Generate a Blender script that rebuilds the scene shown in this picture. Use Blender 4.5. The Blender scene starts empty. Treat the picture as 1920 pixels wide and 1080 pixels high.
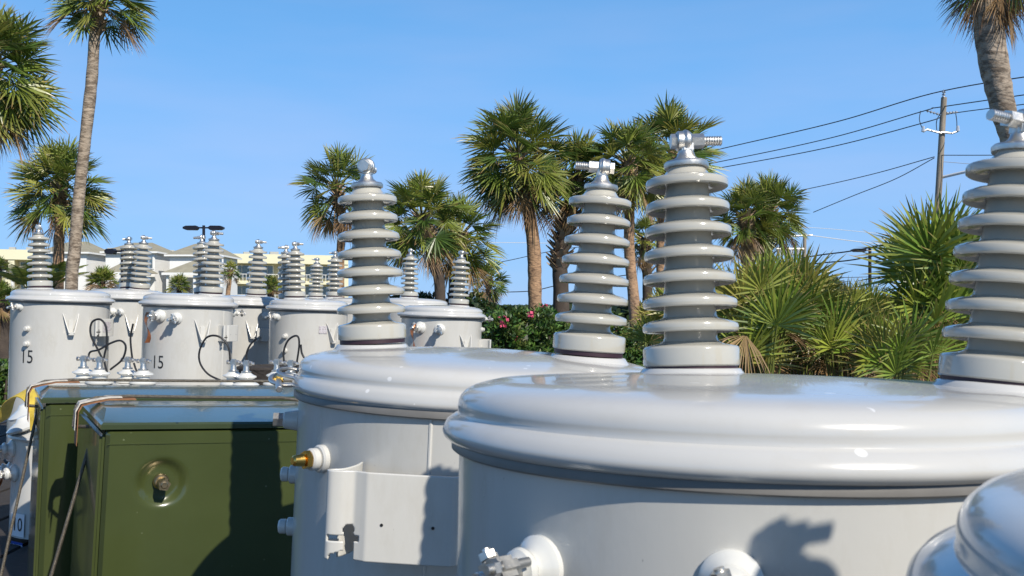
import bpy, bmesh, math, random
from mathutils import Vector, Matrix, Euler
R_ = math.radians
sc = bpy.context.scene
col = sc.collection
F = 1800.0; HY = 580.0; EYE = 1.95
V = Vector
def at(px, py, Y):
    return V(((px-960)/F*Y, Y, EYE-(py-HY)/F*Y))

# ------------------------------------------------------------------ materials
MATS = {}
def mat(name, color, rough=0.5, metal=0.0, var=0.06, vscale=8.0, bump=0.0, bscale=60.0, coat=0.0, spec=0.5,
        spots=None, attr=False, trans=0.0, color2=None, c2scale=6.0, c2lo=.45, c2hi=.6, stretch=None):
    if name in MATS: return MATS[name]
    m = bpy.data.materials.new(name); m.use_nodes = True
    nt = m.node_tree; N = nt.nodes; L = nt.links
    b = N['Principled BSDF']
    b.inputs['Roughness'].default_value = rough
    b.inputs['Metallic'].default_value = metal
    b.inputs['Coat Weight'].default_value = coat
    b.inputs['Coat Roughness'].default_value = 0.05
    b.inputs['Specular IOR Level'].default_value = spec
    tc = N.new('ShaderNodeTexCoord')
    src = tc.outputs['Object']
    if stretch:
        mp = N.new('ShaderNodeMapping'); mp.inputs['Scale'].default_value = stretch
        L.new(src, mp.inputs['Vector']); src = mp.outputs['Vector']
    no = N.new('ShaderNodeTexNoise'); no.inputs['Scale'].default_value = vscale; no.inputs['Detail'].default_value = 6
    L.new(src, no.inputs['Vector'])
    if attr:
        at_ = N.new('ShaderNodeAttribute'); at_.attribute_name = 'Col'
        base = at_.outputs['Color']
    else:
        rgb = N.new('ShaderNodeRGB'); rgb.outputs[0].default_value = (*color, 1); base = rgb.outputs[0]
    if color2:
        n2 = N.new('ShaderNodeTexNoise'); n2.inputs['Scale'].default_value = c2scale; n2.inputs['Detail'].default_value = 8
        n2.inputs['Roughness'].default_value = .65
        L.new(src, n2.inputs['Vector'])
        mr = N.new('ShaderNodeMapRange'); mr.inputs['From Min'].default_value = c2lo; mr.inputs['From Max'].default_value = c2hi
        L.new(n2.outputs['Fac'], mr.inputs['Value'])
        mx = N.new('ShaderNodeMix'); mx.data_type = 'RGBA'
        L.new(mr.outputs['Result'], mx.inputs['Factor']); L.new(base, mx.inputs['A']); mx.inputs['B'].default_value = (*color2, 1)
        base = mx.outputs['Result']
    if var > 0:
        mr = N.new('ShaderNodeMapRange'); mr.inputs['From Min'].default_value = .3; mr.inputs['From Max'].default_value = .7
        mr.inputs['To Min'].default_value = 1-var; mr.inputs['To Max'].default_value = 1+var
        L.new(no.outputs['Fac'], mr.inputs['Value'])
        vm = N.new('ShaderNodeVectorMath'); vm.operation = 'SCALE'
        L.new(base, vm.inputs[0]); L.new(mr.outputs['Result'], vm.inputs['Scale'])
        base = vm.outputs['Vector']
        r2 = N.new('ShaderNodeMapRange'); r2.inputs['To Min'].default_value = max(.02, rough-.06); r2.inputs['To Max'].default_value = rough+.08
        L.new(no.outputs['Fac'], r2.inputs['Value']); L.new(r2.outputs['Result'], b.inputs['Roughness'])
    if spots:   # sparse specks of dust or dried drops
        sc_, thr, cs = spots
        vo = N.new('ShaderNodeTexVoronoi'); vo.inputs['Scale'].default_value = sc_
        L.new(src, vo.inputs['Vector'])
        lt = N.new('ShaderNodeMath'); lt.operation = 'LESS_THAN'; lt.inputs[1].default_value = thr
        L.new(vo.outputs['Distance'], lt.inputs[0])
        n3 = N.new('ShaderNodeTexNoise'); n3.inputs['Scale'].default_value = sc_*.45; L.new(src, n3.inputs['Vector'])
        g = N.new('ShaderNodeMath'); g.operation = 'GREATER_THAN'; g.inputs[1].default_value = .57; L.new(n3.outputs['Fac'], g.inputs[0])
        mu = N.new('ShaderNodeMath'); mu.operation = 'MULTIPLY'; L.new(lt.outputs[0], mu.inputs[0]); L.new(g.outputs[0], mu.inputs[1])
        mx = N.new('ShaderNodeMix'); mx.data_type = 'RGBA'
        L.new(mu.outputs[0], mx.inputs['Factor']); L.new(base, mx.inputs['A']); mx.inputs['B'].default_value = (*cs, 1)
        base = mx.outputs['Result']
    L.new(base, b.inputs['Base Color'])
    if bump > 0:
        nb = N.new('ShaderNodeTexNoise'); nb.inputs['Scale'].default_value = bscale; nb.inputs['Detail'].default_value = 5
        L.new(src, nb.inputs['Vector'])
        bp = N.new('ShaderNodeBump'); bp.inputs['Strength'].default_value = bump; bp.inputs['Distance'].default_value = .02
        L.new(nb.outputs['Fac'], bp.inputs['Height']); L.new(bp.outputs['Normal'], b.inputs['Normal'])
    if trans > 0:
        tr = N.new('ShaderNodeBsdfTranslucent'); L.new(base, tr.inputs['Color'])
        ms = N.new('ShaderNodeMixShader'); ms.inputs['Fac'].default_value = trans
        out = N['Material Output']
        L.new(b.outputs[0], ms.inputs[1]); L.new(tr.outputs[0], ms.inputs[2]); L.new(ms.outputs[0], out.inputs['Surface'])
    MATS[name] = m
    return m
PAINT = mat('grey_paint', (.56,.55,.515), .24, var=.035, vscale=5, color2=(.47,.45,.40), c2scale=5, c2lo=.50, c2hi=.80, stretch=(3,3,1), bump=.012, bscale=90, coat=.25, spots=(46,.05,(.30,.29,.27)))
LIDP = mat('grey_lid_paint', (.49,.485,.465), .21, color2=(.46,.44,.40), c2scale=14, c2lo=.52, c2hi=.85, var=.025, vscale=6, bump=.02, bscale=25, coat=.5, spots=(34,.15,(.66,.66,.65)))
CERAM = mat('grey_porcelain', (.41,.395,.345), .12, var=.03, vscale=20, coat=.6, spots=(170,.07,(.25,.24,.22)))
CERAMW = mat('white_porcelain', (.60,.60,.57), .12, var=.02, coat=.5)
RIMSHADE = mat('painted_rim_shade', (.16,.152,.14), .45, var=.15, vscale=20)  # dark grey that paints in the shade below the lid rim
GASK = mat('dark_gasket', (.03,.012,.02), .5)
TIN = mat('tinned_metal', (.66,.64,.60), .40, 1.0, var=.1, vscale=60, bump=.05, bscale=200)
BRASS = mat('brass', (.75,.47,.12), .25, 1.0, var=.1, vscale=60)
BRONZE = mat('dull_bronze', (.42,.33,.2), .38, 1.0, var=.2, vscale=90)
COPPER = mat('copper', (.50,.19,.09), .3, 1.0, var=.3, vscale=25)
GREEN = mat('olive_green_paint', (.050,.064,.020), .2, var=.07, vscale=6, bump=.01, bscale=60, coat=.4, spots=(30,.07,(.13,.15,.08)))
GREENR = mat('olive_roof_paint', (.04,.055,.025), .24, var=.1, vscale=6, bump=.02, bscale=12, coat=.45, spots=(30,.16,(.02,.03,.02)))
BLACKR = mat('black_rubber', (.012,.012,.013), .4, var=.1)
WIRE = mat('steel_rope', (.16,.14,.11), .45, .6, var=.3, vscale=200, bump=.4, bscale=500)
LEATHER = mat('brown_leather', (.24,.11,.05), .65, var=.25, vscale=40, bump=.2)
FELT = mat('pale_felt', (.5,.47,.42), .9, var=.2, vscale=60, bump=.3)
STENC = mat('black_stencil', (.012,.012,.012), .5, color2=(.05,.05,.05), c2scale=60)
YSTRAP = mat('yellow_webbing', (.55,.40,.05), .7, var=.15, vscale=60, bump=.3, bscale=400)
STICK = mat('white_sticker', (.75,.76,.78), .4, var=.03)
BSTICK = mat('blue_sticker', (.03,.07,.3), .4)
NAMEP = mat('nameplate', (.6,.57,.58), .35, .2, color2=(.35,.28,.30), c2scale=120, c2lo=.5, c2hi=.6)
DECK = mat('dark_deck_timber', (.03,.024,.02), .8, var=.4, vscale=10, bump=.5, bscale=30, stretch=(1,8,1))
STEELB = mat('black_steel', (.02,.02,.022), .45, var=.2)
LEAF = mat('palm_leaf', (0,0,0), .36, attr=True, trans=.22, var=.2, vscale=3, spec=.5)
LEAFB = mat('shrub_leaf', (0,0,0), .4, attr=True, trans=.2, var=.2, vscale=3)
TRUNKG = mat('grey_palm_bark', (.33,.27,.21), .9, var=.25, vscale=3, bump=1.0, bscale=14, color2=(.15,.115,.085), c2scale=9, c2lo=.46, c2hi=.58, stretch=(1,1,2.2))
TRUNKR = mat('reddish_palm_bark', (.34,.21,.12), .9, var=.25, vscale=3, bump=1.0, bscale=16, color2=(.15,.09,.055), c2scale=9, c2lo=.5, c2hi=.62, stretch=(1,1,2.2))
BOOT = mat('frond_boot', (.30,.22,.14), .9, var=.35, vscale=8, bump=.5)
BARKD = mat('dark_bark', (.06,.045,.035), .9, var=.3, bump=.5)
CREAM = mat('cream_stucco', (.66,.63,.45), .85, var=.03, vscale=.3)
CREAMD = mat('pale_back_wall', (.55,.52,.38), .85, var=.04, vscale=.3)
WHITEW = mat('white_siding', (.74,.74,.72), .8, var=.03, vscale=.5)
ROOFG = mat('khaki_grey_shingle', (.27,.25,.185), .9, var=.12, vscale=2, bump=.4, bscale=6)
GLASS = mat('window_glass', (.10,.14,.17), .06, .0, var=.1, coat=1)
TRIMW = mat('white_trim', (.75,.75,.73), .6, var=.02)
RAIL = mat('grey_railing', (.35,.35,.33), .6)
LAMPB = mat('dark_lamp_metal', (.012,.012,.02), .4, .3)
POLEW = mat('weathered_pole_wood', (.27,.23,.18), .9, var=.25, vscale=3, bump=.6, bscale=20, stretch=(4,4,.6))
LINE = mat('power_line', (.02,.02,.022), .5)
LINEP = mat('pale_cable', (.6,.6,.6), .5)
GALV = mat('galvanised_steel', (.6,.6,.6), .4, .7)
ASPH = mat('asphalt', (.055,.055,.055), .9, var=.25, vscale=2, bump=.4, bscale=80)
GRASSM = mat('grass_soil', (.08,.10,.035), .95, var=.3, vscale=2, bump=.5, bscale=30, color2=(.22,.17,.10), c2scale=1.2)
REDC = mat('red_brown_soil', (.30,.13,.06), .9, var=.2, bump=.3)
CARB = mat('blue_car_paint', (.03,.16,.42), .2, .3, coat=1, var=.02)
CARW = mat('white_car_paint', (.72,.73,.74), .25, coat=1, var=.02)
TYRE = mat('tyre_rubber', (.02,.02,.02), .8)
PINK = mat('pink_petal', (.62,.08,.17), .6, trans=.2, var=.2)
ORANGE = mat('orange_lid', (.5,.16,.04), .6)

# ------------------------------------------------------------------ mesh builder
class MB:
    def __init__(s): s.v=[]; s.f=[]; s.c=[]; s.M=Matrix.Identity(4); s.cc=None
    def add(s, vs, fs, c=None):
        n=len(s.v)
        for p in vs: s.v.append(s.M@V(p))
        for f in fs: s.f.append(tuple(i+n for i in f))
        if c is not None: s.c += [c]*len(vs)
    def lathe(s, prof, seg=48, M=None):
        vs=[];fs=[]
        for (r,z) in prof:
            for k in range(seg):
                a=2*math.pi*k/seg; vs.append(V((r*math.cos(a),r*math.sin(a),z)))
        for i in range(len(prof)-1):
            for k in range(seg):
                k2=(k+1)%seg
                fs.append((i*seg+k,i*seg+k2,(i+1)*seg+k2,(i+1)*seg+k))
        if prof[0][0]>1e-6: fs.append(tuple(range(seg))[::-1])
        if prof[-1][0]>1e-6: fs.append(tuple((len(prof)-1)*seg+k for k in range(seg)))
        if M: vs=[M@p for p in vs]
        s.add(vs,fs); return s
    def frame(s, p0, p1):
        d=(V(p1)-V(p0)); z=d.normalized()
        x=z.orthogonal().normalized(); y=z.cross(x)
        m=Matrix((x,y,z)).transposed().to_4x4(); m.translation=V(p0); return m,d.length
    def cyl(s, p0, p1, r0, r1=None, seg=16, bev=0):
        if r1 is None: r1=r0
        m,l=s.frame(p0,p1)
        if bev: prof=[(r0-bev,0),(r0,bev),(r1,l-bev),(r1-bev,l)]
        else: prof=[(r0,0),(r1,l)]
        return s.lathe(prof,seg,m)
    def hexa(s, p0, p1, r): return s.cyl(p0,p1,r,r,6)
    def tube(s, pts, r, seg=8, cap=True):
        pts=[V(p) for p in pts]; n=len(pts)
        rs = r if isinstance(r,(list,tuple)) else [r]*n
        vs=[];fs=[]; ref=None
        for i,p in enumerate(pts):
            t=(pts[min(i+1,n-1)]-pts[max(i-1,0)]).normalized()
            if ref is None: ref=t.orthogonal().normalized()
            ref=(ref-t*ref.dot(t)).normalized(); b=t.cross(ref)
            for k in range(seg):
                a=2*math.pi*k/seg; vs.append(p+(ref*math.cos(a)+b*math.sin(a))*rs[i])
        for i in range(n-1):
            for k in range(seg):
                k2=(k+1)%seg; fs.append((i*seg+k,i*seg+k2,(i+1)*seg+k2,(i+1)*seg+k))
        if cap: fs.append(tuple(range(seg))[::-1]); fs.append(tuple((n-1)*seg+k for k in range(seg)))
        s.add(vs,fs); return s
    def torus(s, c, axis, R, r, seg=24, s2=10):
        m,_=s.frame(c,V(c)+V(axis)); vs=[];fs=[]
        for i in range(seg):
            a=2*math.pi*i/seg
            for k in range(s2):
                b=2*math.pi*k/s2; rr=R+r*math.cos(b)
                vs.append(m@V((rr*math.cos(a),rr*math.sin(a),r*math.sin(b))))
        for i in range(seg):
            for k in range(s2):
                i2=(i+1)%seg;k2=(k+1)%s2; fs.append((i*s2+k,i2*s2+k,i2*s2+k2,i*s2+k2))
        s.add(vs,fs); return s
    def box(s, c, size, bev=0.0, M=None):
        bm=bmesh.new(); bmesh.ops.create_cube(bm,size=1)
        for v in bm.verts: v.co=V((v.co.x*size[0],v.co.y*size[1],v.co.z*size[2]))
        if bev: bmesh.ops.bevel(bm,geom=bm.edges[:],offset=bev,segments=2,affect='EDGES')
        bm.verts.index_update(); vs=[v.co+V(c) for v in bm.verts]
        if M: vs=[M@p for p in vs]
        s.add(vs,[tuple(v.index for v in f.verts) for f in bm.faces]); bm.free(); return s
    def prism(s, poly, axis, t0, t1):   # poly in 2D extruded along axis ('x','y','z')
        def mk(a,b,t):
            return {'x':V((t,a,b)),'y':V((a,t,b)),'z':V((a,b,t))}[axis]
        n=len(poly); vs=[mk(a,b,t0) for a,b in poly]+[mk(a,b,t1) for a,b in poly]
        fs=[tuple(range(n))[::-1],tuple(range(n,2*n))]+[(i,(i+1)%n,n+(i+1)%n,n+i) for i in range(n)]
        s.add(vs,fs); return s
    def quad(s,a,b,c,d): s.add([a,b,c,d],[(0,1,2,3)]); return s
    def sheet(s, path, tops, bots, th):   # bent plate: plan path (x,y), per-point top/bottom z, thickness
        n=len(path); vs=[];fs=[]
        P=[V((a,b,0)) for a,b in path]
        for i in range(n):
            t=(P[min(i+1,n-1)]-P[max(i-1,0)]).normalized(); nr=V((t.y,-t.x,0))*th/2
            for q in (P[i]+nr,P[i]-nr):
                vs.append(V((q.x,q.y,tops[i]))); vs.append(V((q.x,q.y,bots[i])))
        for i in range(n-1):
            a=i*4;b=a+4
            fs += [(a,b,b+1,a+1),(a+2,a+3,b+3,b+2),(a,a+2,b+2,b),(a+1,b+1,b+3,a+3)]
        fs += [(0,1,3,2),((n-1)*4,(n-1)*4+2,(n-1)*4+3,(n-1)*4+1)]
        s.add(vs,fs); return s
    def build(s, name, m, parent=None, world=False, smooth=35, solid=0):
        me=bpy.data.meshes.new(name)
        off=parent.location if (parent and world) else V((0,0,0))
        me.from_pydata([p-off for p in s.v],[],s.f); me.materials.append(m); me.update()
        if s.c:
            a=me.color_attributes.new('Col','FLOAT_COLOR','POINT')
            fl=[]
            for c in s.c: fl += [c[0],c[1],c[2],1.0]
            a.data.foreach_set('color',fl)
        else:
            bm=bmesh.new(); bm.from_mesh(me); bmesh.ops.recalc_face_normals(bm,faces=bm.faces[:]); bm.to_mesh(me); bm.free()
        if smooth:
            me.polygons.foreach_set('use_smooth',[True]*len(me.polygons)); me.set_sharp_from_angle(angle=R_(smooth))
        o=bpy.data.objects.new(name,me); col.objects.link(o)
        if parent: o.parent=parent
        return o

def tag(o,label=None,cat=None,group=None,kind=None):
    if label: o['label']=label
    if cat: o['category']=cat
    if group: o['group']=group
    if kind: o['kind']=kind
    return o
def thing(name,label,cat,loc=(0,0,0),rot=None,group=None):
    o=bpy.data.objects.new(name,None); o.empty_display_size=.2; col.objects.link(o); o.location=V(loc)
    if rot is not None: o.rotation_euler=rot
    return tag(o,label,cat,group)
def catmull(pts,n=8):
    P=[V(p) for p in pts]; P=[P[0]*2-P[1]]+P+[P[-1]*2-P[-2]]; out=[]
    for i in range(1,len(P)-2):
        for k in range(n):
            t=k/n; a,b,c,d=P[i-1],P[i],P[i+1],P[i+2]
            out.append(.5*((2*b)+(c-a)*t+(2*a-5*b+4*c-d)*t*t+(3*b-a-3*c+d)*t**3))
    out.append(P[-2]); return out
def text_mesh(txt,h):
    cu=bpy.data.curves.new('t','FONT'); cu.body=txt; cu.align_x='CENTER'; cu.align_y='CENTER'; cu.size=h*1.38; cu.resolution_u=3
    ob=bpy.data.objects.new('t',cu); col.objects.link(ob)
    me=bpy.data.meshes.new_from_object(ob); bpy.data.objects.remove(ob); 
    vs=[v.co.copy() for v in me.vertices]; fs=[tuple(p.vertices) for p in me.polygons]; bpy.data.meshes.remove(me)
    return vs,fs

# ------------------------------------------------------------------ bushings and fittings
def bushing_profile(R):
    pr=[(0,0),(.97,0),(1,.03),(1.0,.37),(.985,.41),(.95,.435),(.80,.47),(.66,.505),(.585,.55),(.555,.63)]
    ro=[1.0,.985,.965,.935,.905,.875,.865]
    for k in range(7):
        zb=.746+.54*k; rc=.55-.017*k; r=ro[k]
        pr += [(rc,zb+.07),(rc+.05,zb+.035),(r-.12,zb+.01),(r-.04,zb+.005),(r-.008,zb+.03),(r,zb+.08),(r,zb+.14),(r-.018,zb+.185),(r-.06,zb+.212)]
        if k<6: pr += [((r+rc)/2+.06,zb+.255),(rc+.09,zb+.295),(rc+.02,zb+.335),(rc,zb+.40)]
        else: pr += [(.66,zb+.22),(.50,zb+.29),(.41,zb+.42)]
    pr += [(.38,4.46),(0,4.46)]
    return [(a*R,b*R) for a,b in pr]
BUSH={}
def hv_bushing(parent, pos, lx, ly, s, yaw, seg=64, zs=1.0):
    """porcelain bushing; leans lx deg to the right and ly deg to the back; yaw turns its terminal bolt"""
    key=seg
    R=.0675
    if key not in BUSH:
        a=MB(); a.lathe(bushing_profile(R),seg)
        g=MB(); g.lathe([(0,-.008),(.95*R,-.008),(.95*R,.0),(0,0)],seg)
        t=MB()
        t.lathe([(0,4.46*R),(.46*R,4.46*R),(.47*R,4.5*R),(.47*R,4.56*R),(.44*R,4.6*R),(.30*R,4.62*R),(.27*R,4.66*R),(.2*R,4.72*R),(.16*R,4.85*R),(.17*R,4.93*R),(0,4.95*R)],max(16,seg//2))
        z=5.08*R
        t.torus((0,0,z),(1,0,0),.19*R,.075*R,20,8)
        t.cyl((-.2*R,0,z),(.1*R,0,z),.23*R,.23*R,20,.03*R)
        t.box((.02*R,0,4.93*R),(.24*R,.34*R,.22*R),.03*R)
        t.hexa((-.32*R,0,z),(-.2*R,0,z),.17*R)
        t.hexa((.12*R,0,z),(.38*R,0,z),.17*R)
        x=.38*R
        while x<.74*R:
            t.cyl((x,0,z),(x+.05*R,0,z),.11*R,.11*R,12,.012*R); x+=.055*R
        BUSH[key]=None
        MB_=(a,g,t)
        BUSH[key]=(a,g,t)
        BUSH[(key,'m')]={}
    cache=BUSH[(key,'m')]
    m=Matrix.Translation(V(pos))@Euler((-R_(ly),R_(lx),0)).to_matrix().to_4x4()@Matrix.Diagonal((s,s,s*zs,1))
    def inst(nm,mb,mt,par):
        if nm in cache:
            o=bpy.data.objects.new(nm,cache[nm]); col.objects.link(o); o.parent=par; return o
        o=mb.build(nm,mt,par); cache[nm]=o.data; return o
    a,g,t=BUSH[key]
    b=inst('high_voltage_bushing',a,CERAM,parent); b.matrix_local=m
    inst('gasket',g,GASK,b)
    tt=inst('terminal',t,TIN,b); tt.rotation_euler=(0,0,R_(yaw))
    return b

def lid_profile(R,flare,dome,k=1.0):
    r1=R-flare
    return [(0,dome),(.2*R,dome*.96),(.5*R,dome*.70),(.75*R,dome*.42),(r1-.050*k,.0040*k),(r1-.034*k,.0005*k),(r1-.022*k,-.0030*k),(r1-.012*k,-.0080*k),(r1-.0055*k,-.0145*k),
      (r1-.0025*k,-.021*k),(r1-.0015*k,-.028*k),(r1-.0025*k,-.033*k),(r1-.001*k,-.037*k),(r1+flare*.3,-.0405*k),(r1+flare*.7,-.0455*k),(R-.0012*k,-.053*k),(R,-.058*k),(R-.0015*k,-.063*k),
      (R-.008*k,-.0685*k),(r1-.000*k,-.0705*k),(r1-.004*k,-.069*k),(r1-.02*k,-.068*k)]
def prof_z(prof,r):
    for (a,za),(b,zb) in zip(prof,prof[1:]):
        if a<=r<=b and b>a: return za+(zb-za)*(r-a)/(b-a)
    return 0
def surf(Rt,phi): # outward direction and point on tank at azimuth phi (deg to the right of the front)
    d=V((math.sin(R_(phi)),-math.cos(R_(phi)),0)); return d*Rt,d
def lv_bushing(parent,Rt,phi,z,s=1.0,arm=1,tw=20,Rtop=None):
    p,d=surf(Rt-.004,phi)
    f=MB(); base=p+V((0,0,z)); f.M=Matrix.Translation(base)@d.to_track_quat('Z','X').to_matrix().to_4x4()@Matrix.Rotation(R_(tw),4,'Z')@Matrix.Scale(s,4)
    f.lathe([(0,0),(.036,0),(.039,.004),(.039,.012),(.034,.018),(.024,.024),(.021,.030),(.026,.034),(.028,.040),(.026,.046),(.019,.049),(.016,.052),(0,.052)],32)
    fo=f.build('low_voltage_bushing',CERAMW,parent)
    t=MB(); t.M=f.M
    t.cyl((0,0,.05),(0,0,.062),.016,.016,20,.002)
    t.cyl((0,0,.062),(0,0,.115),.0075,.0075,14)
    for i in range(8): t.cyl((0,0,.066+i*.006),(0,0,.069+i*.006),.0086,.0086,14,.001)
    t.box((0,0,.080),(.052,.032,.034),.009)
    t.cyl((-.034,0,.082),(.034,0,.082),.0065,.0065,12)
    t.hexa((.021,0,.082),(.03,0,.082),.0115); t.hexa((-.03,0,.082),(-.021,0,.082),.0115)
    if arm:
        t.box((0,.023,.084),(.026,.026,.040),.008)
        t.cyl((0,.028,.05),(0,.028,.118),.006,.006,12)
        t.hexa((0,.028,.103),(0,.028,.112),.012)
    t.build('clamp_connector',TIN,fo)
    return fo
def copper_strap(parent,Rt,phi,z,s=1.0):
    p,d=surf(Rt+.07*s,phi); side=V((-d.y,d.x,0))
    n=14; vs=[];fs=[]; w=.017*s
    for i in range(n):
        t=i/(n-1); c=p+V((0,0,z+.03*s-t*.17*s))+d*(.018*s*math.sin(t*6))+side*(-.01*s*t)
        a=t*1.7; wd=side*math.cos(a)+d*math.sin(a)
        vs += [c-wd*w,c+wd*w,c+wd*w+d*.003,c-wd*w+d*.003]
    for i in range(n-1):
        a=i*4;b=a+4
        fs += [(a,a+1,b+1,b),(a+2,a+3,b+3,b+2),(a+1,a+2,b+2,b+1),(a+3,a,b,b+3)]
    fs += [(3,2,1,0),((n-1)*4,(n-1)*4+1,(n-1)*4+2,(n-1)*4+3)]
    m=MB(); m.add(vs,fs)
    return m.build('copper_strap',COPPER,parent)
def pocket_bracket(parent,Rt,phi,z,s=1.0,plate=None,yaw=0):
    """bent sheet hanger bracket with a notched left wing"""
    p,d=surf(Rt,phi)
    M=Matrix.Translation(V((0,0,z)))@Matrix.Rotation(R_(phi),4,'Z')   # local: x right, -y outward
    m=MB(); m.M=M@Matrix.Translation(V((0,-Rt,0)))@Matrix.Rotation(R_(yaw),4,'Z')@Matrix.Scale(s,4)
    pts=catmull([(-.088,.024,0),(-.089,-.01,0),(-.100,-.050,0),(-.115,-.062,0),(-.121,-.068,0),(-.114,-.074,0),(-.100,-.074,0),(-.088,-.070,0),(-.078,-.067,0),(-.068,-.070,0),(-.056,-.075,0)],6)
    pts=[(q.x,q.y) for q in pts]
    pts += [(-.056+.0025*i,-.0752) for i in range(1,5)]+[(-.02,-.0755),(.03,-.075),(.078,-.074),(.086,-.071),(.090,-.063),(.091,-.03),(.091,.03)]
    nz=58; n=len(pts); z0,z1=-.072,.070; vs=[];fs=[]
    def cut(x,y,z):
        u=x+.084; front=y<-.055
        if not front: return False
        if abs(u)<.0085 and z<-.03: return True
        if u*u+(z+.024)**2<.0095**2: return True
        if -.034<u<.017 and -.043<z<-.0335 and (abs(u)<.0085 or abs(z+.038)<.0045): return True
        return z<-.055-.012*(u+.0085)/-.028+.012 and -.03<u<-.0085 and z<-.064+.35*(u+.03)
    for j_ in range(nz+1):
        z=z0+(z1-z0)*j_/nz
        for (x,y) in pts: vs.append(V((x,y,z)))
    for j_ in range(nz):
        z=z0+(z1-z0)*(j_+.5)/nz
        for i_ in range(n-1):
            x=(pts[i_][0]+pts[i_+1][0])/2; y=(pts[i_][1]+pts[i_+1][1])/2
            if cut(x,y,z): continue
            a=j_*n+i_; fs.append((a,a+1,a+n+1,a+n))
    used=sorted({v for f in fs for v in f}); mp={v:k for k,v in enumerate(used)}
    m.add([vs[v] for v in used],[tuple(mp[v] for v in f) for f in fs])
    o=m.build('hanger_bracket',PAINT,parent,smooth=50)
    md=o.modifiers.new('thickness','SOLIDIFY'); md.thickness=.004*s; md.offset=0
    for x in (-.03,.052):
        h=MB(); h.M=m.M; h.cyl((x,-.0770,-.012),(x,-.0782,-.012),.0026,.0026,10); h.build('rivet_hole',BLACKR,o)
    if plate:
        n=MB(); n.M=m.M; n.box((0,-.0785,.005),(.085,.001,.085)); n.build('nameplate',NAMEP,o)
    return o
def ear_bracket(parent,Rt,phi,z,s=1.0):
    M=Matrix.Translation(V((0,0,z)))@Matrix.Rotation(R_(phi),4,'Z')@Matrix.Translation(V((0,-Rt,0)))@Matrix.Scale(s,4)
    m=MB(); m.M=M
    for sg in (-1,1):
        a=[(sg*.052,.004,.085),(sg*.046,-.012,.06),(sg*.018,-.044,-.045),(sg*.012,.006,-.06)]
        b=[(x-sg*.005,y,zz) for x,y,zz in a]
        m.add([V(q) for q in a+b],[(0,1,2,3),(7,6,5,4),(0,4,5,1),(1,5,6,2),(2,6,7,3),(3,7,4,0)])
    m.box((0,-.030,-.050),(.034,.016,.022),.003)
    m.box((0,-.003,-.01),(.03,.008,.10),.002)
    return m.build('lifting_ear',PAINT,parent)
def stud(parent,Rt,phi,z,r=.013,l=.03,m_=PAINT,name='side_stud'):
    p,d=surf(Rt-.003,phi); b=p+V((0,0,z)); m=MB()
    m.cyl(b,b+d*l*.5,r*1.25,r*1.25,20,.002); m.cyl(b+d*l*.5,b+d*l,r,r,20,.003); m.cyl(b+d*l,b+d*(l+.001),r*.45,r*.45,10)
    return m.build(name,m_,parent)
def wrap_text(parent,Rt,phi,z,txt,h,mt=STENC,name='stencilled_number'):
    vs,fs=text_mesh(txt,h); out=[]
    for v in vs:
        a=R_(phi)+v.x*.82/Rt; out.append(V(((Rt+.0012)*math.sin(a),-(Rt+.0012)*math.cos(a),z+v.y)))
    m=MB(); m.add(out,fs); return m.build(name,mt,parent,smooth=0)

DZ=lambda x,y: EYE-.98-.040*x+.012*y     # trailer deck surface
def transformer(label,C,R,flare=.022,dome=.02,roll=2.3,k=1.0,bush=(),bseg=64,group=None,seg=128,pitch=0.0,zs=1.0,lift=.016):
    """C = world centre of the lid shoulder; local origin at tank base on the deck"""
    h=C[2]-DZ(C[0],C[1])
    rot=Euler((R_(pitch),R_(roll),0))
    base=V(C)-rot.to_matrix()@V((0,0,h))
    t=thing('pole_transformer',label,'transformer',base,rot,group)
    r1=R-flare; Rt=r1-.004*k
    m=MB(); m.lathe([(0,.012),(Rt-.01,.012),(Rt,.0),(Rt,.03),(Rt,h-.062*k-.018),(Rt+.001,h-.062*k-.014),(Rt+.003,h-.062*k-.012),(Rt+.0035,h-.062*k),(Rt-.02,h-.061*k),(0,h-.061*k)],seg)
    m.build('tank',PAINT,t)
    pr=lid_profile(R,flare,dome,k); l=MB(); l.lathe([(a,b+h) for a,b in pr],seg)
    for (bx,by,lx,ly,s,yaw) in bush:
        r=math.hypot(bx,by); z=h+prof_z(pr,r)
        Mb=Matrix.Translation(V((bx,by,z)))@Euler((-R_(ly)*.7,R_(lx)*.7,0)).to_matrix().to_4x4()
        q=.0675*s; l.lathe([(q*1.20,-.012),(q*1.10,-.002*s),(q*1.05,.002*s),(q*1.02,.005*s),(q*.99,.006*s),(0,.006*s)],64,Mb)
        hv_bushing(t,(bx,by,z+lift*s),lx,ly,s,yaw,bseg,zs)
    l.build('lid',LIDP,t)
    g=MB(); g.lathe([(r1-.02,h-.0675*k),(r1+.004*k,h-.0675*k),(r1+.0055*k,h-.070*k),(r1+.0055*k,h-.079*k),(r1+.003*k,h-.081*k),(r1-.01,h-.081*k)],seg); g.build('rim_shade_ring',RIMSHADE,t)  # added dark ring, its colour stands in for the shaded underside of the rim
    return t,h,Rt
G_NEAR='near grey pole transformers on the trailer'
G_FAR='far grey pole transformers in a row'

# ---- near transformers
K1=.77
T1c=(.2935*K1,1.22*K1,EYE-.087*K1-.008)
t,h,Rt=transformer('grey tank nearest the middle right, its huge lid spanning the lower right',T1c,.38*K1,  .017*K1,.014*K1,roll=.8,k=K1,
   bush=[(-.032*K1,.18*K1,-1.6,2,1.03*K1,0),(.285*K1,-.075*K1,5.5,0,.97*K1,200)],group=G_NEAR,seg=192,bseg=96,pitch=-1.6,zs=.94,lift=.009)
lv_bushing(t,Rt,-47,h-.133,.62,1,215)
lv_bushing(t,Rt,-15,h-.123,.58,1,200)
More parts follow.
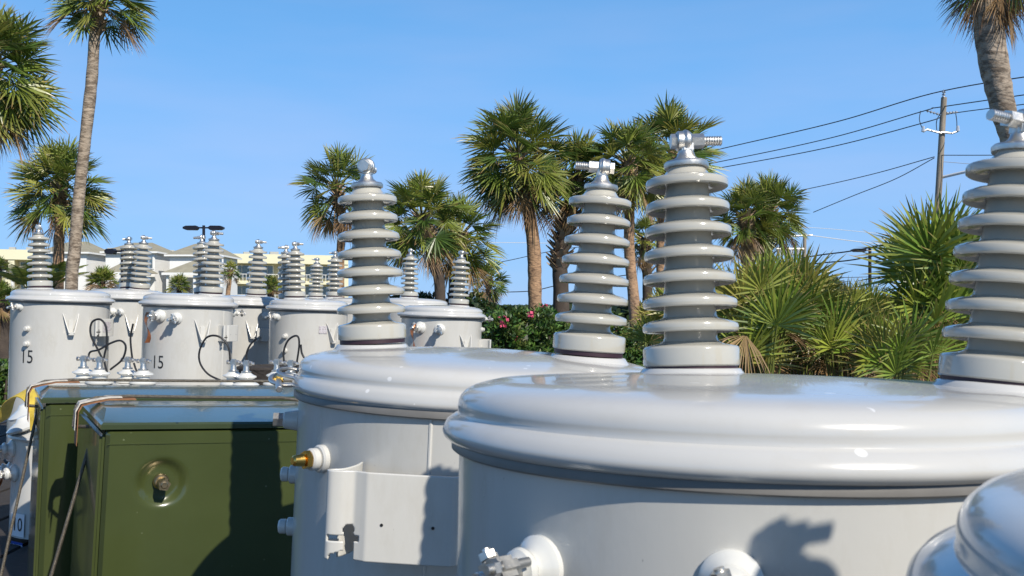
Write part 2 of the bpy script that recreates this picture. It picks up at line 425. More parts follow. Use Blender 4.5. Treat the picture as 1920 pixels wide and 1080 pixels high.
# small ratchet of the band under the lid
T2c=(-.06,1.88,EYE-.098)
t,h,Rt=transformer('large grey tank with bent pocket bracket and yellow brass valve beside the green cabinet',T2c,.36,.010,.021,roll=2.6,
   bush=[(-.228,.09,-4.6,0,1.03,82),(.205,-.05,1.8,0,1.02,178)],group=G_NEAR,seg=192,bseg=96)
pocket_bracket(t,Rt,-16,h-.228,.97,yaw=12)
p,d=surf(Rt-.003,-48)
m=MB(); b=p+V((0,0,h-.170)); m.cyl(b,b+d*.014,.024,.024,24,.003); m.cyl(b+d*.014,b+d*.030,.019,.019,24,.003); vb=m.build('relief_valve',PAINT,t)
m=MB(); m.hexa(b+d*.030,b+d*.040,.016); m.cyl(b+d*.040,b+d*.062,.011,.009,16,.003); m.build('brass_tip',BRASS,vb)
for z in (.235,.335): stud(t,Rt,-84,h-z,.014,.032)
p,d=surf(Rt-.003,-80); b=p+V((0,0,h-.128)); m=MB(); m.cyl(b,b+d*.03,.02,.016,20,.003); m.build('ground_boss',PAINT,t)
m=MB(); m.hexa(b+d*.03,b+d*.048,.014); m.build('hex_bolt',TIN,t)
m=MB(); p,d=surf(Rt-.001,-11); side=V((-d.y,d.x,0)); 
m.tube([p+V((0,0,z)) for z in (.03,.3,.6,h-.08)],.0035,8); m.build('weld_seam',PAINT,t)
# lid clamp: band lug loop, rod and nut
m=MB(); cs=.8; c=V((-.362,-.07,h-.050)); 
m.tube(catmull([c+cs*V((.03,.05,-.0)),c+cs*V((-.012,.03,.008)),c+cs*V((-.034,-.0,.006)),c+cs*V((-.030,-.030,-.004)),c+cs*V((.0,-.045,-.010)),c+cs*V((.03,-.05,-.008))],6),.0042,10)
m.tube(catmull([c+cs*V((.03,.04,.018)),c+cs*V((-.004,.02,.024)),c+cs*V((-.02,-.01,.02)),c+cs*V((-.005,-.03,.012)),c+cs*V((.03,-.04,.006))],6),.0033,10)
cl=m.build('clamp_lug',TIN,t)
m=MB(); q0=c+cs*V((-.03,.03,.004)); q1=c+cs*V((.006,-.10,-.016)); m.cyl(q0,q1,  .006,.006,16,.001); m.build('clamp_rod',FELT if 0 else TIN,cl)
m=MB(); dd=(q1-q0).normalized(); m.hexa(q0+dd*.03,q0+dd*.045,.0105); m.build('clamp_nut',BRASS,cl)

K0=.69
T0c=(.53*K0,.42*K0,EYE-.106*K0)
t,h,Rt=transformer('blue tinted glossy lid cut off at the bottom right corner',T0c,.33*K0,.024*K0,.010,roll=1.7,k=K0,
   bush=[(.062,.012,2,0,.60,12)],group=G_NEAR,seg=192,zs=1.32)

def phx(t,Rt,px):
    best=None
    for i in range(-110,111):
        p,d=surf(Rt,i); q=t.location+p
        if q.dot(V((d.x,d.y,0)))>0 and (q.x*d.x+q.y*d.y)>0: continue
        e=abs(q.x/q.y*F+960-px)
        if best is None or e<best[0]: best=(e,i)
    return best[1]
# ---- far row
def far_unit(label,cx,cy,Y,R,bush,flare=.022,roll=1.8,seg=64,bseg=32,dome=.012):
    C=at(cx,cy,Y); bl=[]
    for (bx,dY,lx,ly,s,yaw) in bush:
        X=(bx-960)/F*(Y+dY); bl.append((X-C.x,dY,lx,ly,s,yaw))
    return transformer(label,C,R,flare,dome,roll,.85,bl,bseg,G_FAR,seg)
# U1
t,h,Rt=far_unit('grey tank stencilled 15 at far left, below the lone bushing',116,546,5.3,.275,[(75,0.02,-3.5,0,.95,100)])
ear_bracket(t,Rt,phx(t,Rt,124),h-.185,.8); pocket_bracket(t,Rt,phx(t,Rt,178),h-.19,.66,plate=True)
stud(t,Rt,phx(t,Rt,44),h-.205,.013,.025); stud(t,Rt,phx(t,Rt,44),h-.285,.013,.025)
wrap_text(t,Rt,phx(t,Rt,44),h-.355,'15',.072)
lv_bushing(t,Rt,phx(t,Rt,29),h-.09,.6)
# U2
t,h,Rt=far_unit('plain grey tank between the two tanks stencilled 15, with paired bushings',238,545,6.3,.255,[(262,-.02,5,-5,.95,20),(243,.12,-4,3,.95,160)])
ear_bracket(t,Rt,phx(t,Rt,240),h-.22,.8); lv_bushing(t,Rt,phx(t,Rt,203),h-.14,.7)
lv_bushing(t,Rt,phx(t,Rt,218),h-.14,.6)
# U3
t,h,Rt=far_unit('grey tank stencilled 15 with twisted copper strap, third from the left',355,554,5.35,.265,[(396,-.02,2,-3,.95,10),(384,.17,-6,3,.93,180)])
ear_bracket(t,Rt,phx(t,Rt,371),h-.20,.85); pocket_bracket(t,Rt,phx(t,Rt,414),h-.2,.62)
lv_bushing(t,Rt,phx(t,Rt,292),h-.115,.9,0,0); lv_bushing(t,Rt,phx(t,Rt,322),h-.125,.8); copper_strap(t,Rt,phx(t,Rt,292)-4,h-.125,.95)
lv_bushing(t,Rt,phx(t,Rt,430),h-.09,.6)
wrap_text(t,Rt,phx(t,Rt,289),h-.365,'15',.072)
m=MB(); p,d=surf(Rt,phx(t,Rt,411)); m.tube([p+V((0,0,z)) for z in (.03,.4,h-.08)],.003,6); m.build('weld_seam',PAINT,t)
# U4
t,h,Rt=far_unit('grey tank half hidden behind the copper strapped one, single bushing above',462,557,6.4,.25,[(480,0,2,-4,1.0,15)])
ear_bracket(t,Rt,phx(t,Rt,466),h-.22,.8); pocket_bracket(t,Rt,phx(t,Rt,488),h-.24,.6)
lv_bushing(t,Rt,phx(t,Rt,490),h-.12,.7)
# U5
t,h,Rt=far_unit('grey tank partly behind the tallest left porcelain bushing, two small side studs',580,564,5.9,.26,[(553,-.04,-1.5,0,.93,15),(541,.14,-5,0,.93,190)])
ear_bracket(t,Rt,phx(t,Rt,615),h-.2,.85)
stud(t,Rt,phx(t,Rt,529),h-.215,.013,.025); stud(t,Rt,phx(t,Rt,529),h-.30,.013,.025)
m=MB(); p,d=surf(Rt+.002,33); m.box((0,0,0),(.05,.002,.045),M=Matrix.Translation(p+V((0,0,h-.17)))@Matrix.Rotation(R_(33),4,'Z')); m.build('nameplate',NAMEP,t)
wrap_text(t,Rt,phx(t,Rt,537),h-.395,'15',.07)
lv_bushing(t,Rt,phx(t,Rt,512),h-.10,.7)
# U8 U9 behind
far_unit('small grey tank low behind the row, fourth bushing cluster left member',592,561,7.9,.24,[(592,0,0,0,.88,160)])
far_unit('small grey tank behind the row whose bushing touches the tall left porcelain',668,561,7.3,.24,[(627,.0,-1,0,.95,160)])
# U6
t,h,Rt=far_unit('grey tank right behind the tall left porcelain bushing with a blue sheened lid',775,562,6.9,.27,[(767,.0,0,0,.95,70)])
# U7
t,h,Rt=far_unit('grey tank at the right end of the far row beside the pink flowered hedge',829,576,5.65,.262,[(860,.02,1.5,0,.88,40)])
lv_bushing(t,Rt,phx(t,Rt,780),h-.12,.9,0,0); lv_bushing(t,Rt,phx(t,Rt,816),h-.125,.8)
copper_strap(t,Rt,phx(t,Rt,780),h-.125,.95)
ear_bracket(t,Rt,phx(t,Rt,865),h-.22,.8); pocket_bracket(t,Rt,phx(t,Rt,896),h-.235,.75)
lv_bushing(t,Rt,phx(t,Rt,909),h-.06,.6); stud(t,Rt,phx(t,Rt,908),h-.125,.012,.02)

# ---- low units with short bushings and black leads
def low_unit(label,xs,yb,Y,lead_sets,R=.15,capc=None):
    cx=sum(xs)/len(xs); C=at(cx,yb,Y); zb=DZ(C.x,C.y); h=C.z-zb
    t=thing('low_transformer',label,'transformer',(C.x,C.y,zb),Euler((0,R_(1.5),0)),'low transformers behind the green cabinets')
    m=MB(); m.lathe([(0,0),(R,0),(R,h-.05),(R+.008,h-.045),(R+.008,h-.03),(0,h-.03)],48); m.build('tank',PAINT,t)
    m=MB(); m.lathe([(0,h),(R*.6,h-.003),(R*.95,h-.012),(R+.02,h-.022),(R+.02,h-.035),(0,h-.034)],48); m.build('lid',LIDP,t)
    for i,x in enumerate(xs):
        bx=(x-960)/F*(Y+(.0 if i%2==0 else -.05))-C.x; by=.0 if i%2==0 else -.05
        m=MB(); m.M=Matrix.Translation(V((bx,by,h-.004)))
        m.lathe([(0,0),(.05,0),(.058,.006),(.058,.012),(.050,.018),(.030,.026),(.028,.034),(.040,.040),(.046,.045),(.044,.050),(.030,.056),(.020,.064),(0,.064)],40)
        b=m.build('short_bushing',CERAMW,t)
        m=MB(); m.M=Matrix.Translation(V((bx,by,h-.004)))
        m.lathe([(0,.064),(.022,.064),(.022,.070),(.014,.072),(.011,.10),(0,.10)],20)
        m.box((0,0,.105),(.026,.022,.03),.004); m.cyl((-.03,0,.105),(.035,0,.105),.006,.006,10); m.hexa((.014,0,.105),(.024,0,.105),.011); m.hexa((-.03,0,.105),(-.02,0,.105),.010)
        m.build('clamp_connector',TIN,b)
    for pts in lead_sets:
        m=MB(); m.tube([p-t.location for p in catmull([at(a,b_,c) for a,b_,c in pts],8)],.0046,8); m.build('black_lead',BLACKR,t)
    return t
low_unit('low unit with two short white bushings under the looping leads, leftmost',[150,180],716,4.25,
  [[(158,672,4.25),(162,660,4.25),(178,655,4.2),(200,642,4.2),(218,637,4.2),(228,648,4.2),(222,672,4.2),(200,692,4.2)],
   [(186,674,4.2),(176,655,4.2),(162,628,4.2),(163,605,4.2),(178,598,4.2),(190,612,4.2),(192,645,4.2),(188,672,4.2),(195,700,4.2)]],)
low_unit('low unit with short white bushings and one upright lead, second from left',[233,262],717,4.35,
  [[(242,678,4.35),(238,650,4.35),(237,630,4.35),(241,607,4.35)],[(244,680,4.3),(250,695,4.3),(262,706,4.3)]])
low_unit('low unit with pale blue insulator caps and a wide round lead loop',[431,455],722,4.3,
  [[(425,682,4.3),(420,650,4.3),(402,632,4.3),(380,634,4.3),(367,658,4.3),(368,682,4.3),(384,703,4.3),(412,716,4.3)],
   [(456,680,4.3),(455,662,4.3),(462,645,4.3),(474,633,4.3)]])
low_unit('low unit with a narrow looping lead next to the clamp of the large lid',[512,538],722,4.3,
  [[(528,690,4.3),(524,662,4.3),(532,638,4.3),(548,629,4.3),(553,645,4.3),(548,690,4.3)],[(556,645,4.3),(558,660,4.3),(563,670,4.3)]])
# dark round drum behind
C=at(505,686,4.95); zb=DZ(C.x,C.y)
t=thing('steel_drum','dark brown round drum top behind the low units','drum',(C.x,C.y,zb)); hh=C.z-zb
m=MB(); m.lathe([(0,0),(.16,0),(.165,.01),(.16,.02),(.16,hh-.03),(.166,hh-.01),(.16,hh),(.15,hh-.008),(0,hh-.01)],48); m.build('drum_body',DECK,t)

# ---- unit with the number 10 sticker
C=at(100,812,3.75); zb=DZ(C.x,C.y); h=C.z-zb
t=thing('pole_transformer','narrow grey tank with white number 10 sticker and copper straps at left edge','transformer',(C.x,C.y,zb),Euler((0,R_(2.3),0)))
Rt=.155
m=MB(); m.lathe([(0,0),(Rt,0),(Rt,h-.02),(Rt+.004,h-.015),(Rt+.004,h),(0,h)],64); m.build('tank',PAINT,t)
m=MB(); m.lathe([(0,h+.045),(.09,h+.04),(.13,h+.025),(.15,h+.012),(Rt+.018,h+.002),(Rt+.02,h-.006),(Rt+.01,h-.012),(0,h-.01)],64); m.build('lid',LIDP,t)
for i,(dx,dz) in enumerate(((-.105,.085),(-.075,.045))):
    m=MB(); m.M=Matrix.Translation(V((dx,-.03-.07*i,h+dz)))@Euler((R_(12),R_(-20),0)).to_matrix().to_4x4()
    m.lathe([(0,-.02),(.05,-.02),(.07,-.012),(.072,-.004),(.055,.006),(.03,.018),(.02,.03),(0,.034)],40); m.build('bell_bushing',CERAMW,t)
for i,(ph,dz) in enumerate(((-62,.075),(-40,.14),(-72,.14),(-50,.05))):
    lv_bushing(t,Rt,ph,h-dz,.85,i%2)
copper_strap(t,Rt,-48,h-.075,.85)
wz=h-.33
s0=MB(); s0.box((0,0,0),(.072,.002,.085),M=Matrix.Rotation(R_(-26),4,'Z')@Matrix.Translation(V((0,-Rt-.002,wz)))); st=s0.build('number_sticker',STICK,t)
wr=lambda txt,z,hh_,mt_,nm,par:None
vs,fs=text_mesh('10',.052); m=MB(); m.M=Matrix.Rotation(R_(-26),4,'Z')@Matrix.Translation(V((0,-Rt-.0045,wz)))@Matrix.Rotation(R_(90),4,'X'); m.add([V((v.x*.8,v.y,0)) for v in vs],fs); m.build('number',STENC,st,smooth=0)
s0=MB(); s0.box((0,0,0),(.062,.002,.028),M=Matrix.Rotation(R_(-26),4,'Z')@Matrix.Translation(V((0,-Rt-.002,wz-.078)))); st=s0.build('notice_sticker',BSTICK,t)
vs,fs=text_mesh('NON PCB',.011); m=MB(); m.M=Matrix.Rotation(R_(-26),4,'Z')@Matrix.Translation(V((0,-Rt-.0045,wz-.078)))@Matrix.Rotation(R_(90),4,'X'); m.add(vs,fs); m.build('lettering',STICK,st,smooth=0)
stud(t,Rt,-70,h-.47,.014,.03)

# yellow strap
pts=catmull([at(-40,800,3.55),at(2,792,3.5),at(18,752,3.45),at(45,737,3.4),at(66,757,3.35),at(70,800,3.35)],8)
vs=[];fs=[]
for i,p in enumerate(pts):
    w=V((.012,.026,.012)); vs += [p-w,p+w,p+w+V((0,0,.003)),p-w+V((0,0,.003))]
for i in range(len(pts)-1):
    a=i*4;b=a+4; fs += [(a,a+1,b+1,b),(a+2,a+3,b+3,b+2),(a+1,a+2,b+2,b+1),(a+3,a,b,b+3)]
fs += [(3,2,1,0),tuple((len(pts)-1)*4+k for k in range(4))]
m=MB(); m.add(vs,fs); tag(m.build('ratchet_strap',YSTRAP),'yellow webbing strap arching at the left edge beside the green cabinet','strap')

# ---- green cabinets
def green_cabinet(label,corner,W,L,th,roll,bolt=None):
    """corner = world position of the front left top corner; local x along the front, y to the back, z up"""
    rot=(Matrix.Rotation(R_(roll),4,'Y')@Matrix.Rotation(R_(th),4,'Z')).to_euler()
    H=corner[2]-DZ(corner[0],corner[1]); M=rot.to_matrix()
    base=V(corner)-M@V((0,0,H))
    t=thing('padmount_cabinet',label,'electrical cabinet',base,rot,'green padmount cabinets')
    m=MB(); m.box((W/2,L/2+.006,(H-.03)/2),(W,L-.012,H-.03),.006); m.build('body',GREEN,t)
    # front panel grid with a dished recess
    nx,nz=70,90; x0,x1=.012,W-.012; z0,z1=.03,H-.018; vs=[];fs=[]
    for j in range(nz+1):
        for i in range(nx+1):
            x=x0+(x1-x0)*i/nx; z=z0+(z1-z0)*j/nz; y=-.010
            if bolt:
                r=math.hypot(x-bolt[0],z-(H-bolt[1])); 
                if r<.075:
                    u=min(1,max(0,(.064-r)/.026)); y=-.010+.015*(u*u*(3-2*u))
            if i in (0,nx) or j in (0,nz): y=.004
            vs.append(V((x,y,z)))
    for j in range(nz):
        for i in range(nx):
            a=j*(nx+1)+i; fs.append((a,a+1,a+nx+2,a+nx+1))
    m=MB(); m.add(vs,fs); m.build('front_panel',GREEN,t,smooth=45)
    if bolt:
        c=V((bolt[0],0.004,H-bolt[1])); m=MB()
        m.cyl(c,c+V((0,-.014,0)),.020,.018,24,.003); m.cyl(c+V((0,-.014,0)),c+V((0,-.030,0)),.012,.012,20)
        m.cyl(c+V((0,-.030,0)),c+V((0,-.050,0)),.0155,.0155,5); m.cyl(c+V((0,-.05,0)),c+V((0,-.052,0)),.009,.007,14); m.build('penta_bolt',BRONZE,t)
    # roof: shallow hip with turned down lip
    e=.0015; rz=.014
    a=[(-e,-e-.010),(W+e,-e-.010),(W+e,L+e),(-e,L+e)]
    i_=[(.03,.16),(W-.03,.16),(W-.03,L-.12),(.03,L-.12)]
    vs=[V((x,y,H-.016)) for x,y in a]+[V((x,y,H-.005)) for x,y in a]+[V((x+(.005 if x<.1 else -.005),y+(.005 if y<.1 else -.005),H)) for x,y in a]+[V((x,y,H+rz)) for x,y in i_]
    fs=[]
    for b in (0,4,8):
        for k in range(4): k2=(k+1)%4; fs.append((b+k,b+k2,b+4+k2,b+4+k))
    fs.append((12,13,14,15)); fs.append((3,2,1,0))
    m=MB(); m.add(vs,fs); m.build('roof',GREENR,t,smooth=14)
    m=MB(); m.box((W/2,-.0105,H-.052),(W-.03,.003,.003),.001); m.build('panel_crease',GREEN,t)
    return t,H
g1,H1=green_cabinet('front dark green cabinet with dished bronze bolt on its sunny face',tuple(at(190,792,2.3)),.62,.46,30,3.4,bolt=(.145,.148))
g2,H2=green_cabinet('rear dark green cabinet showing only a narrow face at its left end',tuple(at(78,745,2.80)),.95,.36,29,2.6)

def ribbon(name,mt,parent,pts,wv,th,label=None):
    vs=[];fs=[]
    n=len(pts)
    for p in pts:
        p=V(p); w=V(wv)/2; vs += [p-w,p+w,p+w+V((-.3,-.3,.9))*th,p-w+V((-.3,-.3,.9))*th]
    for i in range(n-1):
        a=i*4;b=a+4; fs += [(a,a+1,b+1,b),(a+2,a+3,b+3,b+2),(a+1,a+2,b+2,b+1),(a+3,a,b,b+3)]
    fs += [(3,2,1,0),tuple((n-1)*4+k for k in range(4))]
    m=MB(); m.add(vs,fs); return m.build(name,mt,parent)
def g_local(g,p): return g.matrix_basis@V(p)
bpy.context.view_layer.update()
def cable_over(g,H,W,yc,label,plabel,down):
    g.matrix_basis
    P=lambda x,y,z: g_local(g,(x,y,z))
    pts=[down[1],down[0],P(-.030,yc,H-.05),P(-.026,yc,H+.004),P(.02,yc,H+.026),P(.10,yc,H+.031),P(W*.5,yc,H+.029),P(W*.85,yc,H+.029),P(W+.03,yc,H+.012),P(W+.03,yc,H-.4)]
    m=MB(); 
    fine=[]
    for a,b in zip(pts,pts[1:]):
        for k in range(10): fine.append(V(a).lerp(V(b),k/10))
    fine.append(V(pts[-1])); m.tube(fine,.0048,8)
    tag(m.build('tie_down_rope',WIRE),label,'rope','steel tie-down ropes over the cabinets')
    pr=thing('edge_protector',plabel,'edge protector',P(-.02,yc,H-.06),None,'edge protectors under the ropes')
    q=[P(-.022,yc,H-.10),P(-.022,yc,H-.06),P(-.022,yc,H-.01),P(-.014,yc,H+.006),P(.005,yc,H+.012),P(.05,yc,H+.0225),P(.12,yc,H+.0235)]
    wv=(g.matrix_basis.to_3x3()@V((0,1,0)))*.055
    o=ribbon('leather_pad',LEATHER,pr,[p-pr.location for p in q],wv,.004)
    q=[P(-.028,yc,H-.06),P(-.028,yc,H-.01),P(-.018,yc,H+.012),P(.005,yc,H+.018),P(.05,yc,H+.0275),P(.085,yc,H+.0285)]
    ribbon('felt_pad',FELT,pr,[p-pr.location for p in q],wv*.8,.004)
cable_over(g1,H1,.62,.30,'steel rope over the front cabinet running down to the lower left','brown pad on the corner of the front cabinet',[at(178,800,2.52),at(78,1140,2.5)])
cable_over(g2,H2,.95,.24,'steel rope over the rear cabinet falling along the left edge','brown pad on the corner of the rear cabinet',[at(72,762,3.0),at(-12,1140,2.9)])

# ---- trailer
rotd=Euler((math.atan(.012),math.atan(.040),0))
tr=thing('flatbed_trailer','dark flatbed trailer deck carrying all the transformers','trailer',(-1,4.2,0),None)
m=MB(); n=18
for i in range(n):
    xa=-2.5+5.0*i/n; m.box((xa+2.5/n,0,-.035),(5.0/n-.012,8.2,.05),.004)
dk=m.build('deck',DECK,tr); dk.location=(0,0,DZ(-1,4.2)-.012); dk.rotation_euler=rotd
m=MB()
for x in (-2.54,2.54): m.box((x,0,-.09),(.07,8.3,.16),.008)
for y in (-4.15,4.15): m.box((0,y,-.09),(5.0,.07,.16),.008)
for x in (-.9,.9): m.box((x,0,-.16),(.12,8.2,.18),.01)
fr=m.build('frame',STEELB,tr); fr.location=dk.location; fr.rotation_euler=rotd
for x in (-2.1,2.1):
    for y in (1.2,2.2):
        w=MB(); w.cyl((x-.12,y,.40),(x+.12,y,.40),.40,.40,40,.03); wo=w.build('wheel',TYRE,tr)
        w=MB(); w.cyl((x-.13,y,.40),(x+.13,y,.40),.2,.2,30,.02); w.build('rim',GALV,wo)

# ------------------------------------------------------------------ vegetation
def lerp3(a,b,t): return tuple(a[i]+(b[i]-a[i])*t for i in range(3))
def fan(mb,P,D,U,size,n,spread,droop,cb,ct,rng,fold=.35,wmul=1.0):
    D=D.normalized(); U=(U-D*U.dot(D)).normalized(); S=D.cross(U)
    for k in range(n):
        u=(k+.5)/n*2-1; a=u*spread+rng.uniform(-.03,.03)
        dr=(D*math.cos(a)+S*math.sin(a)+U*fold*abs(math.sin(a))*.6).normalized()
        L=size*(.72+.28*math.cos(a*.8))*rng.uniform(.88,1.08)
        w=size*spread/n*.5*wmul; dv=droop*rng.uniform(.5,1.5)
        sd=dr.cross(U).normalized()*math.cos(.6)+U*math.sin(.6)*(1 if k%2 else -1)
        bend=rng.uniform(-.06,.06)
        def pt(t,wd):
            c=P+dr*L*t-V((0,0,1))*dv*L*t*t+S*bend*L*t*t
            return c-sd*wd,c+sd*wd
        a0,b0=pt(.04,w*.12); a1,b1=pt(.45,w*.95); a2,b2=pt(.75,w*.55); tip=P+dr*L-V((0,0,1))*dv*L*1.05+S*bend*L
        sh=rng.uniform(.8,1.2); c0=tuple(x*sh for x in cb); ct2=tuple(x*rng.uniform(.8,1.2) for x in ct)
        nv=len(mb.v); mb.v += [a0,b0,a1,b1,a2,b2,tip]
        mb.f += [(nv,nv+1,nv+3,nv+2),(nv+2,nv+3,nv+5,nv+4),(nv+4,nv+5,nv+6)]
        m1=lerp3(c0,ct2,.12); mb.c += [c0,c0,c0,c0,m1,m1,ct2]
def petiole(mb,pts,r,c):
    n=len(pts); nv=len(mb.v)
    for p in pts:
        for k in range(3):
            a=2*math.pi*k/3; mb.v.append(p+V((math.cos(a),math.sin(a),0))*r+V((0,0,1))*r*.3*math.sin(a*2)); mb.c.append(c)
    for i in range(n-1):
        for k in range(3):
            k2=(k+1)%3; mb.f.append((nv+i*3+k,nv+i*3+k2,nv+(i+1)*3+k2,nv+(i+1)*3+k))
GR=[(.11,.165,.028),(.14,.20,.03),(.19,.235,.04),(.06,.11,.022),(.25,.26,.05)]
TIP=[(.38,.28,.11),(.22,.24,.05),(.48,.33,.16)]
DEAD=[(.30,.19,.09),(.36,.25,.13),(.24,.15,.08)]
def crown_mesh(c,R,rng,nf=44,lo=-55,dead=.18,n=26,squash=1.0,droopf=.13,el_hi=88):
    mb=MB(); ph=rng.random()*6.28
    nf=int(nf*1.5); dead*=.7; n=int(n*1.1)
    for k in range(nf):
        t=(k+.5)/nf; el=el_hi-(el_hi-lo)*t**.85+rng.uniform(-10,10); az=ph+k*2.39996+rng.uniform(-.35,.35)
        e=R_(el); d=V((math.cos(e)*math.cos(az),math.cos(e)*math.sin(az),math.sin(e)*squash))
        base=c+V((0,0,-R*.12-(R*.25*t)))
        pl=R*rng.uniform(.36,.58)
        dn=(d-V((0,0,.25+.35*t))).normalized()
        p1=base+d*pl*.55; p2=base+d*pl*.78+dn*pl*.28
        isdead = (t>1-dead*1.5 and rng.random()<.75)
        if isdead: cb=rng.choice(DEAD); ct=rng.choice(DEAD)
        else:
            cb=rng.choice(GR); ct=rng.choice(TIP)
        petiole(mb,[base,p1,p2],R*.010+.005,(.20,.21,.06) if not isdead else (.28,.19,.10))
        up=V((0,0,1)) if abs(dn.z)<.9 else V((math.cos(az),math.sin(az),0))*(-1 if dn.z>0 else 1)
        up=up+V((rng.uniform(-.8,.8),rng.uniform(-.8,.8),rng.uniform(-.3,.3)))
        fan(mb,p2,dn,up,R*rng.uniform(.42,.58),n,R_(rng.uniform(100,135)) if not isdead else R_(60),droopf*rng.uniform(.7,1.6)*(1.8 if isdead else 1),cb,ct,rng,rng.uniform(.1,.9),.85)
    return mb
PALMS='sabal palms beyond the trailer'
def palm(label,cx,cy,rpx,Y,trunk,seed,tm=TRUNKG,nf=44,n=26,boots=0,lo=-55,dead=.18,tr_r=None,shag=True,group=PALMS,squash=1.0):
    rng=random.Random(seed); c=at(cx,cy,Y); R=rpx/F*Y
    tp=[at(x,y,Y) for x,y,_ in trunk]; rr=[w*.44/F*Y for _,_,w in trunk]
    bot=tp[-1].copy(); bot.z=-.05; d=(tp[-1]-tp[-2]); 
    tp.append(V((bot.x+d.x*.3,bot.y,-.05))); rr.append(rr[-1]*1.15)
    tp=[c+V((0,0,-R*.1))]+tp; rr=[rr[0]*.9]+rr
    P=catmull([(p.x,p.y,p.z) for p in tp],7); RR=[]
    for i in range(len(rr)-1):
        for k in range(7): RR.append(rr[i]+(rr[i+1]-rr[i])*k/7)
    RR.append(rr[-1]); RR=[r*rng.uniform(.96,1.04) for r in RR]
    t=thing('sabal_palm',label,'palm tree',(tp[-1].x,tp[-1].y,0),None,group)
    m=MB(); m.tube(P,RR,14); m.build('trunk',tm,t,world=True,smooth=60)
    mb=crown_mesh(c,R,rng,nf,lo,dead,n,squash); mb.build('crown',LEAF,t,world=True,smooth=0)
    # old leaf bases just below the crown, or down the whole trunk
    m=MB(); nb=boots if boots else 40; 
    L=len(P)-1; span = .62 if boots else .16
    for k in range(nb):
        u=k/nb*span*L; i=min(int(u),L-1); f=u-i; p=P[i].lerp(P[i+1],f); r=RR[i]
        a=k*2.39996; o=V((math.cos(a),math.sin(a),0)); s=V((-o.y,o.x,0)); sz=(.16 if boots else .12)*rng.uniform(.8,1.2)
        b0=p+o*r*.8; tip=p+o*(r+sz*.85)+V((0,0,sz*.9)); w=sz*.42
        m.add([b0-s*w-V((0,0,.02)),b0+s*w-V((0,0,.02)),b0+V((0,0,.05)),tip-s*w*.35,tip+s*w*.35,tip+V((0,0,.02))],[(0,1,4,3),(1,2,5,4),(2,0,3,5),(3,4,5),(0,2,1)])
    m.build('frond_boots',BOOT,t,world=True,smooth=0)
    return t
palm('tall palm on the left with long bare curving pale trunk',188,-22,108,15,[(178,60,22),(172,150,24),(160,260,24),(148,370,24),(140,470,25),(134,540,26)],11,nf=34,n=24,lo=-32,dead=.12)
palm('large shaggy palm crown cut off by the top left edge',-22,105,140,13,[(-20,260,34),(-22,400,36),(-20,520,38)],12,nf=64,n=26,lo=-72,dead=.10)
palm('short palm with full crown standing behind the tall bare trunk',112,338,104,20,[(112,420,20),(110,480,22),(108,545,24)],13,TRUNKR,nf=46,lo=-40,dead=.08)
palm('palm just left of the tallest porcelain bushing on the left',632,340,92,20,[(640,430,17),(638,480,18),(637,560,20)],14,TRUNKR,nf=34,lo=-60)
palm('low bushy palm right of the left porcelain bushing',790,395,98,16,[(815,500,22),(825,550,24)],15,BARKD,nf=40,lo=-50,dead=.1)
palm('dark low palm overlapping the bushy one, near the hedge',862,430,88,17,[(862,500,20),(850,550,22)],16,BARKD,nf=36,lo=-60)
palm('tallest middle palm with smooth banded trunk rising from the hedge',970,272,120,17.6,[(992,400,27),(1001,470,29),(1003,560,29),(1005,640,30)],17,TRUNKR,nf=56,n=28,lo=-62,dead=.1)
palm('palm with criss cross leaf bases behind the small middle bushing',1082,318,98,18.5,[(1064,410,30),(1050,480,32),(1052,560,34)],18,BARKD,nf=44,boots=110,lo=-55)
palm('palm with slim leaning trunk right of the middle bushing',1178,292,98,18,[(1180,385,22),(1180,470,23),(1188,560,24),(1194,660,26)],19,TRUNKR,nf=46,lo=-60)
palm('palm directly behind the tall right of centre bushing',1262,268,108,19.5,[(1244,370,20),(1240,470,21),(1240,640,23)],20,TRUNKR,nf=46,lo=-55)
palm('small dark palm between two tall trunks',1210,440,52,22,[(1212,490,20),(1214,540,21)],21,BARKD,nf=26,n=18,boots=30)
palm('twin palm with shaggy trunk, left of the pair by the palmettos',1398,398,80,21,[(1402,450,22),(1402,540,24)],22,TRUNKG,nf=36,boots=60,lo=-50)
palm('twin palm, right of the pair by the palmettos',1442,385,84,21.5,[(1436,450,24),(1434,540,26)],23,TRUNKG,nf=42,boots=60,lo=-55)
palm('little far palm with round crown above the flowered hedge',916,520,45,34,[(916,560,12),(915,600,13)],24,TRUNKR,nf=30,n=16,lo=-60,dead=.3)
palm('tiny palm in front of the cream building, left of centre',432,505,24,60,[(430,530,9),(427,560,10)],25,TRUNKR,nf=24,n=12,lo=-50)
palm('thick trunked palm cut off at the top right corner',1868,-100,122,8,[(1850,0,56),(1862,110,58),(1880,200,50),(1898,280,38),(1915,400,40)],26,TRUNKG,nf=40,n=24,lo=-86,dead=1.5)
